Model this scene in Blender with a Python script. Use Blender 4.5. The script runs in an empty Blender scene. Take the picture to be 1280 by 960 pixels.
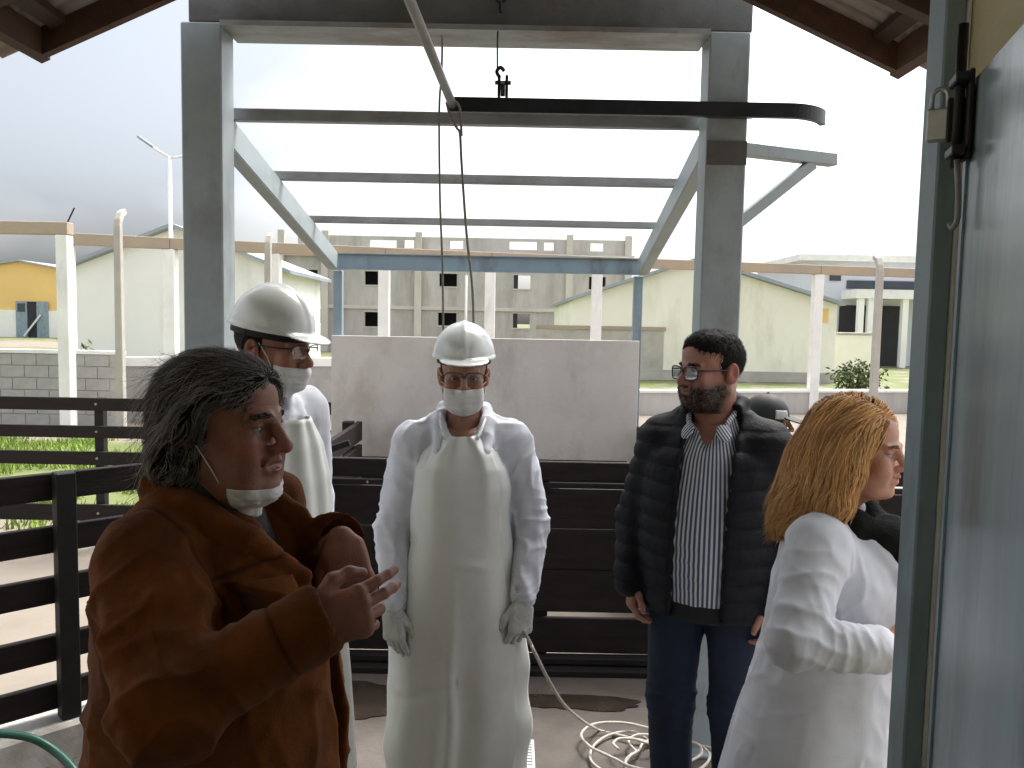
import bpy, math, random
import numpy as np
from mathutils import Vector, Matrix

# ------------------------------------------------------------------ camera, sky, sun, exposure
scene = bpy.context.scene
col = scene.collection
CAM_H, PITCH, ROLL = 1.75, math.radians(4.4), math.radians(1.07)
Fv = Vector((0, math.cos(PITCH), -math.sin(PITCH)))
U0 = Vector((0, math.sin(PITCH), math.cos(PITCH)))
R0 = Vector((1, 0, 0))
Rv = R0*math.cos(ROLL) + U0*math.sin(ROLL)
Uv = U0*math.cos(ROLL) - R0*math.sin(ROLL)
CAM = Vector((0, 0, CAM_H))
cam_d = bpy.data.cameras.new('camera')
cam = bpy.data.objects.new('camera', cam_d); col.objects.link(cam)
m = Matrix((Rv, Uv, -Fv)).transposed().to_4x4(); m.translation = CAM
cam.matrix_world = m
cam_d.sensor_width = 36.0; cam_d.lens = 28.125
cam_d.clip_start = 0.05; cam_d.clip_end = 2000
scene.camera = cam

def at(x, y, Y):
    """world point on the sight line of photo pixel (x, y) at distance Y"""
    d = Fv + Rv*((x-640)/1000.0) + Uv*((480-y)/1000.0)
    return CAM + d*(Y/d.y)
def atz(x, y, z):
    d = Fv + Rv*((x-640)/1000.0) + Uv*((480-y)/1000.0)
    return CAM + d*((z-CAM_H)/d.z)

SUN_EL, SUN_AZ = math.radians(60), math.radians(40)      # azimuth clockwise from +Y
world = bpy.data.worlds.new('World'); scene.world = world; world.use_nodes = True
wn, wl = world.node_tree.nodes, world.node_tree.links
wn.clear()
wo = wn.new('ShaderNodeOutputWorld'); bg = wn.new('ShaderNodeBackground')
sky = wn.new('ShaderNodeTexSky'); sky.sky_type = 'NISHITA'; sky.sun_disc = False
sky.sun_elevation = SUN_EL; sky.sun_rotation = SUN_AZ
sky.air_density = 1.0; sky.dust_density = 6.0; sky.ozone_density = 1.0
hs = wn.new('ShaderNodeHueSaturation'); hs.inputs['Saturation'].default_value = 0.25; hs.inputs['Value'].default_value = 1.0
wl.new(sky.outputs[0], hs.inputs['Color'])
tc = wn.new('ShaderNodeTexCoord'); mp = wn.new('ShaderNodeMapping'); mp.inputs['Scale'].default_value = (1, 1, 1.6); mp.inputs['Location'].default_value = (3.3, .5, 0)
wl.new(tc.outputs['Generated'], mp.inputs[0])
nz = wn.new('ShaderNodeTexNoise'); nz.inputs['Scale'].default_value = 1.0; nz.inputs['Detail'].default_value = 5; nz.inputs['Roughness'].default_value = .52
wl.new(mp.outputs[0], nz.inputs[0])
cr = wn.new('ShaderNodeValToRGB')
cr.color_ramp.elements[0].position = .38; cr.color_ramp.elements[0].color = (.52, .545, .58, 1)
cr.color_ramp.elements[1].position = .60; cr.color_ramp.elements[1].color = (1.30, 1.30, 1.28, 1)
wl.new(nz.outputs[0], cr.inputs[0])
mx = wn.new('ShaderNodeMix'); mx.data_type = 'RGBA'; mx.blend_type = 'MULTIPLY'; mx.inputs[0].default_value = 1
wl.new(hs.outputs[0], mx.inputs[6]); wl.new(cr.outputs[0], mx.inputs[7])
wl.new(mx.outputs[2], bg.inputs[0]); bg.inputs[1].default_value = 0.15
wl.new(bg.outputs[0], wo.inputs[0])

sd = bpy.data.lights.new('sun', 'SUN'); sd.energy = 0.9; sd.angle = math.radians(18); sd.color = (1, .965, .91)
sun = bpy.data.objects.new('sun', sd); col.objects.link(sun)
sdir = Vector((math.cos(SUN_EL)*math.sin(SUN_AZ), math.cos(SUN_EL)*math.cos(SUN_AZ), math.sin(SUN_EL)))
sun.rotation_euler = sdir.to_track_quat('Z', 'Y').to_euler(); sun.location = (0, 0, 30)

scene.view_settings.view_transform = 'Standard'; scene.view_settings.look = 'None'
scene.view_settings.gamma = 1; scene.view_settings.use_curve_mapping = False
scene.view_settings.exposure = 1.45

# ------------------------------------------------------------------ helpers: materials
def mat(name, c, rough=.6, var=.15, vscale=8, bump=0., bscale=60, metal=0., spec=.5, attr=False, detail=6, c2=None, coat=0., stretch=None, sheen=0., trans=0., rust=None, rust_t=.60):
    m = bpy.data.materials.new(name); m.use_nodes = True
    n, l = m.node_tree.nodes, m.node_tree.links
    b = n['Principled BSDF']
    b.inputs['Roughness'].default_value = rough; b.inputs['Metallic'].default_value = metal
    b.inputs['Specular IOR Level'].default_value = spec
    if coat: b.inputs['Coat Weight'].default_value = coat; b.inputs['Coat Roughness'].default_value = .2
    if sheen: b.inputs['Sheen Weight'].default_value = sheen
    t = n.new('ShaderNodeTexCoord'); vec = t.outputs['Object']
    if stretch:
        mpn = n.new('ShaderNodeMapping'); mpn.inputs['Scale'].default_value = stretch
        l.new(vec, mpn.inputs[0]); vec = mpn.outputs[0]
    nt = n.new('ShaderNodeTexNoise'); nt.inputs['Scale'].default_value = vscale; nt.inputs['Detail'].default_value = detail
    nt.inputs['Roughness'].default_value = .6
    l.new(vec, nt.inputs[0])
    rp = n.new('ShaderNodeValToRGB'); rp.color_ramp.elements[0].position = .3; rp.color_ramp.elements[1].position = .7
    if c2 is None:
        lo = [x*(1-var) for x in c]; hi = [min(1, x*(1+var)) for x in c]
    else: lo, hi = c2, c
    rp.color_ramp.elements[0].color = (*lo, 1); rp.color_ramp.elements[1].color = (*hi, 1)
    l.new(nt.outputs[0], rp.inputs[0])
    out = rp.outputs[0]
    if attr:
        a = n.new('ShaderNodeAttribute'); a.attribute_name = 'Col'
        mm = n.new('ShaderNodeMix'); mm.data_type = 'RGBA'; mm.blend_type = 'MULTIPLY'; mm.inputs[0].default_value = 1
        l.new(a.outputs[0], mm.inputs[6]); l.new(out, mm.inputs[7]); out = mm.outputs[2]
    if rust:
        n3 = n.new('ShaderNodeTexNoise'); n3.inputs['Scale'].default_value = rust[1]; n3.inputs['Detail'].default_value = 9; n3.inputs['Roughness'].default_value = .68
        mp3 = n.new('ShaderNodeMapping'); mp3.inputs['Location'].default_value = (3.1, 1.7, .6); mp3.inputs['Scale'].default_value = rust[2]
        l.new(t.outputs['Object'], mp3.inputs[0]); l.new(mp3.outputs[0], n3.inputs[0])
        r3 = n.new('ShaderNodeValToRGB'); r3.color_ramp.elements[0].position = rust_t-.06; r3.color_ramp.elements[1].position = rust_t+.12; l.new(n3.outputs[0], r3.inputs[0])
        s3 = n.new('ShaderNodeMath'); s3.operation = 'MULTIPLY'; s3.inputs[1].default_value = rust[3]; l.new(r3.outputs[0], s3.inputs[0])
        m3 = n.new('ShaderNodeMix'); m3.data_type = 'RGBA'; l.new(s3.outputs[0], m3.inputs[0]); l.new(out, m3.inputs[6]); m3.inputs[7].default_value = (*rust[0], 1); out = m3.outputs[2]
    l.new(out, b.inputs['Base Color'])
    rr = n.new('ShaderNodeMapRange'); rr.inputs[3].default_value = max(0, rough-.1); rr.inputs[4].default_value = min(1, rough+.1)
    l.new(nt.outputs[0], rr.inputs[0]); l.new(rr.outputs[0], b.inputs['Roughness'])
    if bump:
        bn = n.new('ShaderNodeTexNoise'); bn.inputs['Scale'].default_value = bscale; bn.inputs['Detail'].default_value = 4
        l.new(vec, bn.inputs[0])
        bp = n.new('ShaderNodeBump'); bp.inputs['Strength'].default_value = bump; bp.inputs['Distance'].default_value = .01
        l.new(bn.outputs[0], bp.inputs['Height']); l.new(bp.outputs[0], b.inputs['Normal'])
    if trans: b.inputs['Transmission Weight'].default_value = trans
    return m

M = {}
def setup_materials():
    M['floor'] = mat('floor_concrete', (.135, .114, .098), .62, vscale=3.2, c2=(.070, .058, .049), bump=.25, bscale=40, detail=10, rust=((.05, .037, .03), 1.6, (1, 1, 1), .8), rust_t=.56)
    M['dirt'] = None
    M['steel'] = mat('grey_paint_steel', (.29, .335, .348), .5, .10, 7, .06, 90, rust=((.15, .14, .125), 4, (1, 1, .45), .55))
    M['steel_dark'] = mat('dark_header_paint', (.11, .11, .104), .5, .25, 6, .08, 60, rust=((.05, .03, .02), 3, (.5, 1, 1), .7), rust_t=.52)
    M['rail'] = mat('oiled_rail_steel', (.035, .04, .045), .4, .3, 9, .05, 60, metal=.5)
    M['galv'] = mat('galvanised_steel', (.30, .315, .315), .5, .15, 9, .05, 80, metal=.2, rust=((.13, .08, .05), 4, (.4, 1, 1), .7), rust_t=.55)
    M['blue_steel'] = mat('blue_grey_paint', (.25, .335, .39), .42, .1, 6, .05, 60, rust=((.12, .12, .11), 6, (1, 1, .3), .6), rust_t=.55)
    M['door'] = mat('door_gloss_paint', (.37, .465, .53), .24, .10, 3, .03, 30, stretch=(3, 3, .35), detail=8, rust=((.16, .19, .20), 5, (1, 1, .16), .65), rust_t=.56)
    M['cream'] = mat('cream_wall_paint', (.62, .57, .40), .7, .06, 4, .12, 120)
    M['wood'] = mat('dark_stained_board', (.017, .0125, .0105), .75, .4, 4, .25, 25, stretch=(1.0, 6, 6), spec=.25)
    M['wood_post'] = mat('fence_post_paint', (.013, .011, .010), .65, .3, 9, .15, 40, spec=.3)
    M['fascia'] = mat('brown_stained_fascia', (.075, .034, .020), .65, .35, 5, .2, 30, stretch=(4, 1, 4))
    M['rafter'] = mat('dark_brown_rafter', (.045, .022, .014), .65, .3, 5, .2, 30, stretch=(4, 1, 4))
    M['zinc'] = mat('weathered_zinc_sheet', (.34, .31, .28), .5, vscale=5, c2=(.20, .15, .115), metal=.4, bump=.05)
    M['conc'] = mat('raw_concrete', (.45, .42, .38), .85, .14, 2.5, .3, 30)
    M['conc_white'] = mat('whitewashed_concrete', (.84, .83, .80), .8, .08, 2.5, .2, 30, rust=((.45, .42, .37), 2, (1, 1, .3), .5), rust_t=.62)
    M['conc_grey'] = mat('grey_concrete', (.50, .47, .445), .85, .14, .35, .2, 4, rust=((.32, .295, .27), .8, (1, 1, .22), .7), rust_t=.52)
    M['slab'] = mat('slab_band_concrete', (.56, .52, .47), .85, .12, .4, .2, 4)
    M['beam'] = mat('stained_lintel_concrete', (.46, .36, .25), .85, vscale=1.2, c2=(.34, .29, .24), bump=.2, bscale=20)
    M['block'] = mat('cement_block', (.38, .37, .355), .9, .12, 6, .4, 40)
    M['panel'] = mat('fibre_cement_panel', (.70, .655, .615), .75, vscale=2.0, c2=(.56, .515, .475), bump=.12, bscale=40, detail=9, rust=((.36, .31, .27), 2.2, (1, 1, .6), .6), rust_t=.53)
    M['kerb'] = mat('flaking_white_kerb', (.72, .70, .66), .8, vscale=5.5, c2=(.36, .33, .29), bump=.5, bscale=18, detail=9)
    M['yellow'] = mat('yellow_wall', (.85, .58, .22), .85, .06, .3)
    M['white_wall'] = mat('white_wall', (.91, .90, .86), .85, .05, .3, rust=((.55, .50, .40), .7, (1, 1, .25), .5), rust_t=.60)
    M['cream_wall'] = mat('pale_cream_wall', (.90, .87, .76), .85, .05, .6, rust=((.52, .47, .33), .6, (1, 1, .3), .5), rust_t=.58)
    M['roof_grey'] = mat('grey_roof_sheet', (.32, .36, .40), .5, .1, 1, metal=.2)
    M['lilac'] = mat('pale_lilac_render', (.62, .63, .70), .85, .05, .5)
    M['dark_open'] = mat('dark_interior', (.035, .035, .04), .9, .2, 3)  # near-black colour painting the shade inside openings
    M['glass_dark'] = mat('dark_window_glass', (.06, .07, .085), .15, .1, 2)
    M['white_paint'] = mat('white_paint', (.78, .78, .77), .5, .05, 6)
    M['helmet'] = mat('helmet_plastic', (.74, .77, .75), .20, .04, 6, coat=.3)
    M['strap_dark'] = mat('black_webbing', (.010, .010, .011), .7, .2, 60)
    M['coat_cloth'] = mat('white_coat_cotton', (.62, .64, .70), .85, .05, 14, .12, 500, sheen=.15)
    M['coat_gown'] = mat('white_gown_cotton', (.70, .72, .80), .85, .05, 14, .12, 500, sheen=.15)
    M['apron'] = mat('apron_pvc', (.74, .76, .73), .33, .04, 5, .05, 14, spec=.45, rust=((.58, .57, .50), 3, (1, 1, .7), .45), rust_t=.56)
    M['mask'] = mat('paper_mask', (.74, .745, .74), .85, .05, 40, .1, 200)
    M['glove'] = mat('knit_glove', (.58, .585, .55), .9, .12, 90, .5, 300)
    M['suede'] = mat('brown_suede', (.20, .064, .012), .95, vscale=7, c2=(.07, .021, .005), bump=.18, bscale=220, detail=9, sheen=.06, spec=.12, attr=True)
    M['suede_flap'] = mat('brown_suede_flap', (.20, .064, .012), .95, vscale=7, c2=(.07, .021, .005), bump=.18, bscale=220, detail=9, sheen=.06, spec=.12)
    M['knit_dark'] = mat('dark_knit', (.045, .04, .036), .9, .3, 60, .4, 300)
    M['puffer'] = mat('puffer_nylon', (.005, .006, .009), .68, .25, 14, .2, 130, spec=.22)
    M['jeans'] = mat('dark_denim', (.006, .014, .034), .9, .35, 12, .2, 500)
    M['trouser'] = mat('dark_trouser', (.010, .010, .012), .85, .2, 20)
    M['white_trouser'] = mat('white_trouser', (.66, .67, .69), .85, .05, 20)
    M['boot'] = mat('white_rubber_boot', (.66, .66, .62), .4, .06, 10)
    M['shoe'] = mat('black_leather', (.02, .018, .016), .4, .2, 20)
    M['scarf'] = mat('black_scarf', (.006, .006, .006), .9, .3, 40, .4, 200, spec=.2)
    M['skin'] = mat('skin', (.98, .98, .98), .48, .10, 70, .16, 300, attr=True, spec=.45)
    M['hair'] = mat('hair_strands', (1, 1, 1), .6, .12, 60, attr=True, spec=.07)
    M['eye'] = mat('eye', (1, 1, 1), .12, .02, 60, attr=True)
    M['frame_dark'] = mat('dark_spectacle_frame', (.012, .012, .013), .3, .1, 30)
    M['rope'] = mat('cream_hose', (.54, .49, .42), .6, .12, 25, .2, 120)
    M['cord'] = mat('grey_rope', (.22, .21, .19), .85, .2, 90, .5, 400)
    M['green_hose'] = mat('green_garden_hose', (.012, .085, .055), .35, .1, 20)
    M['padlock'] = mat('brushed_padlock_steel', (.50, .51, .53), .35, .15, 40, metal=.6)
    M['iron'] = mat('black_iron', (.025, .023, .022), .5, .25, 30, .1, 100, metal=.4)
    M['grate'] = mat('white_drain_grate', (.66, .67, .66), .45, .1, 20)
    M['red_book'] = mat('dark_red_cover', (.12, .018, .014), .5, .15, 20)
    M['patch'] = mat('white_cap_patch', (.42, .41, .40), .8, .2, 80)
    M['leaf'] = mat('shrub_leaf', (.09, .12, .035), .6, .35, 3)
    # see-through spectacle lenses
    for nm, a in (('lens', .10), ('lens_dark', .30)):
        g = bpy.data.materials.new(nm); g.use_nodes = True; n, l = g.node_tree.nodes, g.node_tree.links; n.remove(n['Principled BSDF'])
        tr = n.new('ShaderNodeBsdfTransparent'); gl = n.new('ShaderNodeBsdfGlossy'); gl.inputs['Roughness'].default_value = .03
        tr.inputs[0].default_value = (.9, .93, .95, 1) if nm == 'lens' else (.62, .64, .68, 1)
        ms = n.new('ShaderNodeMixShader'); ms.inputs[0].default_value = a
        l.new(tr.outputs[0], ms.inputs[1]); l.new(gl.outputs[0], ms.inputs[2]); l.new(ms.outputs[0], n['Material Output'].inputs[0])
        M[nm] = g
    # striped shirt
    s = mat('striped_shirt', (.55, .57, .61), .8, .05, 40, .1, 400)
    n, l = s.node_tree.nodes, s.node_tree.links; b = n['Principled BSDF']
    src = b.inputs['Base Color'].links[0].from_socket
    a = n.new('ShaderNodeAttribute'); a.attribute_name = 'Col'
    sx = n.new('ShaderNodeSeparateColor'); l.new(a.outputs[0], sx.inputs[0])
    mu = n.new('ShaderNodeMath'); mu.operation = 'MULTIPLY'; mu.inputs[1].default_value = 74.0; l.new(sx.outputs[0], mu.inputs[0])
    fr = n.new('ShaderNodeMath'); fr.operation = 'FRACT'; l.new(mu.outputs[0], fr.inputs[0])
    gt = n.new('ShaderNodeMath'); gt.operation = 'GREATER_THAN'; gt.inputs[1].default_value = .48; l.new(fr.outputs[0], gt.inputs[0])
    mm = n.new('ShaderNodeMix'); mm.data_type = 'RGBA'; l.new(gt.outputs[0], mm.inputs[0]); l.new(src, mm.inputs[6]); mm.inputs[7].default_value = (.06, .075, .12, 1)
    l.new(mm.outputs[2], b.inputs['Base Color']); M['stripe'] = s
    # yard ground: pale dirt with grass-green patches
    g = mat('yard_dirt', (.27, .232, .19), .9, vscale=.8, c2=(.175, .145, .115), bump=.4, bscale=12, detail=10)
    n, l = g.node_tree.nodes, g.node_tree.links; b = n['Principled BSDF']
    src = b.inputs['Base Color'].links[0].from_socket
    t = n.new('ShaderNodeTexCoord'); a = n.new('ShaderNodeAttribute'); a.attribute_name = 'Col'
    nt = n.new('ShaderNodeTexNoise'); nt.inputs['Scale'].default_value = 1.1; nt.inputs['Detail'].default_value = 8; l.new(t.outputs['Object'], nt.inputs[0])
    ad = n.new('ShaderNodeMath'); ad.operation = 'ADD'; l.new(nt.outputs[0], ad.inputs[0]); l.new(a.outputs[2], ad.inputs[1])
    rp = n.new('ShaderNodeValToRGB'); rp.color_ramp.elements[0].position = .95; rp.color_ramp.elements[1].position = 1.12; l.new(ad.outputs[0], rp.inputs[0])
    n2 = n.new('ShaderNodeTexNoise'); n2.inputs['Scale'].default_value = 3; n2.inputs['Detail'].default_value = 8; l.new(t.outputs['Object'], n2.inputs[0])
    gr = n.new('ShaderNodeValToRGB'); gr.color_ramp.elements[0].color = (.085, .115, .03, 1); gr.color_ramp.elements[1].color = (.17, .19, .06, 1); l.new(n2.outputs[0], gr.inputs[0])
    mm = n.new('ShaderNodeMix'); mm.data_type = 'RGBA'; l.new(rp.outputs[0], mm.inputs[0]); l.new(src, mm.inputs[6]); l.new(gr.outputs[0], mm.inputs[7])
    l.new(mm.outputs[2], b.inputs['Base Color']); M['dirt'] = g
    M['grass'] = mat('grass_blade', (.22, .31, .05), .7, .35, 1.2)
setup_materials()

# ------------------------------------------------------------------ helpers: objects and meshes
def tag(o, label=None, cat=None, group=None, kind=None):
    if label: o['label'] = label
    if cat: o['category'] = cat
    if group: o['group'] = group
    if kind: o['kind'] = kind
    return o
def empty(name, loc=(0, 0, 0), rz=0.):
    o = bpy.data.objects.new(name, None); col.objects.link(o); o.location = loc; o.rotation_euler = (0, 0, rz)
    o.empty_display_size = .1
    return o
def link(name, me, material, parent=None, loc=None, rot=None):
    o = bpy.data.objects.new(name, me); col.objects.link(o)
    if material is not None and len(me.materials) == 0: me.materials.append(material)
    if parent is not None: o.parent = parent
    if loc is not None: o.location = loc
    if rot is not None: o.rotation_euler = rot
    return o
def np_mesh(name, V, Fq, colors=None, smooth=True, uv=None):
    me = bpy.data.meshes.new(name)
    V = np.asarray(V, np.float32); Fq = np.asarray(Fq, np.int32)
    k = Fq.shape[1]
    me.vertices.add(len(V)); me.vertices.foreach_set('co', V.ravel())
    me.loops.add(Fq.size); me.loops.foreach_set('vertex_index', Fq.ravel())
    me.polygons.add(len(Fq)); me.polygons.foreach_set('loop_start', np.arange(0, Fq.size, k, dtype=np.int32))
    me.polygons.foreach_set('use_smooth', np.full(len(Fq), smooth))
    me.update(calc_edges=True)
    if colors is not None:
        ca = me.color_attributes.new('Col', 'FLOAT_COLOR', 'POINT')
        c = np.ones((len(V), 4), np.float32); c[:, :3] = colors
        ca.data.foreach_set('color', c.ravel())
    me.validate()
    return me
class MB:
    """collects boxes, prisms and tubes into one mesh"""
    def __init__(s): s.v = []; s.f = []
    def box(s, lo, hi, R=None, o=(0, 0, 0), ch=0.):
        lo = [min(a, b) for a, b in zip(lo, hi)] if False else lo
        x0, y0, z0 = lo; x1, y1, z1 = hi
        P = [(x0,y0,z0),(x1,y0,z0),(x1,y1,z0),(x0,y1,z0),(x0,y0,z1),(x1,y0,z1),(x1,y1,z1),(x0,y1,z1)]
        b = len(s.v)
        for p in P:
            q = Vector(p)
            if R is not None: q = R @ q
            s.v.append(tuple(q + Vector(o)))
        s.f += [tuple(b+i for i in f) for f in ((0,3,2,1),(4,5,6,7),(0,1,5,4),(1,2,6,5),(2,3,7,6),(3,0,4,7))]
        return s
    def bar(s, a, b, w, h, up=(0, 0, 1)):
        """box beam from a to b, w across, h along up"""
        a, b = Vector(a), Vector(b); d = (b-a).normalized(); u = Vector(up)
        x = d.cross(u).normalized(); u = x.cross(d)
        R = Matrix((x, d, u)).transposed()
        return s.box((-w/2, 0, -h/2), (w/2, (b-a).length, h/2), R, a)
    def tube(s, pts, r, n=8, caps=True):
        pts = [Vector(p) for p in pts]; rr = r if isinstance(r, (list, tuple)) else [r]*len(pts)
        t0 = (pts[1]-pts[0]).normalized(); u = t0.orthogonal().normalized(); base = len(s.v)
        for i, p in enumerate(pts):
            t = (pts[min(i+1, len(pts)-1)]-pts[max(i-1, 0)]).normalized()
            u = (u - t*u.dot(t)).normalized(); w = t.cross(u)
            for j in range(n):
                a = 2*math.pi*j/n; s.v.append(tuple(p + (u*math.cos(a)+w*math.sin(a))*rr[i]))
        for i in range(len(pts)-1):
            for j in range(n):
                a = base+i*n+j; b = base+i*n+(j+1) % n
                s.f.append((a, b, b+n, a+n))
        if caps:
            s.f.append(tuple(base+j for j in range(n))[::-1]); e = base+(len(pts)-1)*n
            s.f.append(tuple(e+j for j in range(n)))
        return s
    def prism(s, poly, d):
        """extrude a polygon (list of 3-D points) by vector d"""
        b = len(s.v); n = len(poly); d = Vector(d)
        s.v += [tuple(p) for p in poly]+[tuple(Vector(p)+d) for p in poly]
        s.f.append(tuple(b+i for i in range(n))[::-1]); s.f.append(tuple(b+n+i for i in range(n)))
        for i in range(n):
            j = (i+1) % n; s.f.append((b+i, b+j, b+n+j, b+n+i))
        return s
    def mesh(s, name, smooth=False, bevel=0):
        import bmesh
        me = bpy.data.meshes.new(name); me.from_pydata(s.v, [], s.f)
        bm = bmesh.new(); bm.from_mesh(me)
        bmesh.ops.recalc_face_normals(bm, faces=bm.faces)
        if bevel: bmesh.ops.bevel(bm, geom=list(bm.edges), offset=bevel, segments=1, affect='EDGES', profile=.5)
        bm.to_mesh(me); bm.free()
        if smooth:
            for p in me.polygons: p.use_smooth = True
        me.update(); return me
    def build(s, name, material, parent=None, smooth=False, bevel=0, loc=None, rot=None):
        return link(name, s.mesh(name, smooth, bevel), material, parent, loc, rot)
def spline(pts, n=8):
    """catmull-rom through pts"""
    P = [Vector(p) for p in pts]; P = [P[0]*2-P[1]]+P+[P[-1]*2-P[-2]]; out = []
    for i in range(1, len(P)-2):
        a, b, c, d = P[i-1], P[i], P[i+1], P[i+2]
        for k in range(n):
            t = k/n
            out.append(.5*((2*b)+(c-a)*t+(2*a-5*b+4*c-d)*t*t+(-a+3*b-3*c+d)*t**3))
    out.append(P[-2]); return out
def holed_wall(x0, x1, z0, z1, holes, y0, y1):
    """MB of a wall in the XZ plane with rectangular openings (hx0,hx1,hz0,hz1); one welded grid shell"""
    xs = sorted({x0, x1, *[h[0] for h in holes], *[h[1] for h in holes]}); zs = sorted({z0, z1, *[h[2] for h in holes], *[h[3] for h in holes]})
    xs = [x for x in xs if x0 <= x <= x1]; zs = [z for z in zs if z0 <= z <= z1]
    nx, nz_ = len(xs)-1, len(zs)-1
    solid = [[not any(h[0] <= (xs[i]+xs[i+1])/2 <= h[1] and h[2] <= (zs[j]+zs[j+1])/2 <= h[3] for h in holes) for j in range(nz_)] for i in range(nx)]
    mb = MB(); ids = {}
    def vid(i, j, k):
        if (i, j, k) not in ids: ids[(i, j, k)] = len(mb.v); mb.v.append((xs[i], (y0, y1)[k], zs[j]))
        return ids[(i, j, k)]
    S = lambda i, j: 0 <= i < nx and 0 <= j < nz_ and solid[i][j]
    for i in range(nx):
        for j in range(nz_):
            if not solid[i][j]: continue
            mb.f.append((vid(i,j,0), vid(i+1,j,0), vid(i+1,j+1,0), vid(i,j+1,0)))
            mb.f.append((vid(i,j,1), vid(i,j+1,1), vid(i+1,j+1,1), vid(i+1,j,1)))
            if not S(i-1, j): mb.f.append((vid(i,j,0), vid(i,j+1,0), vid(i,j+1,1), vid(i,j,1)))
            if not S(i+1, j): mb.f.append((vid(i+1,j,0), vid(i+1,j,1), vid(i+1,j+1,1), vid(i+1,j+1,0)))
            if not S(i, j-1): mb.f.append((vid(i,j,0), vid(i,j,1), vid(i+1,j,1), vid(i+1,j,0)))
            if not S(i, j+1): mb.f.append((vid(i,j+1,0), vid(i+1,j+1,0), vid(i+1,j+1,1), vid(i,j+1,1)))
    return mb

# ------------------------------------------------------------------ helpers: noise and distance fields
def _hash(i):
    h = i[..., 0]*127.1+i[..., 1]*311.7+i[..., 2]*74.7
    return np.mod(np.sin(h)*43758.5453, 1.0)
def vnoise(p):
    p = np.asarray(p, np.float64); i = np.floor(p); f = p-i; u = f*f*(3-2*f); r = 0
    for dx in (0, 1):
        for dy in (0, 1):
            for dz in (0, 1):
                w = (u[..., 0] if dx else 1-u[..., 0])*(u[..., 1] if dy else 1-u[..., 1])*(u[..., 2] if dz else 1-u[..., 2])
                r = r+w*_hash(i+np.array([dx, dy, dz]))
    return r*2-1
def fbm(p, o=3):
    p = np.asarray(p, np.float64); a, s, r = 1., 0., 0.
    for k in range(o): r = r+a*vnoise(p*(2**k)+k*17.3); s += a; a *= .5
    return r/s
def rotm(rx=0, ry=0, rz=0):
    from mathutils import Euler
    return np.array(Euler((math.radians(rx), math.radians(ry), math.radians(rz)), 'XYZ').to_matrix())
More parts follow.
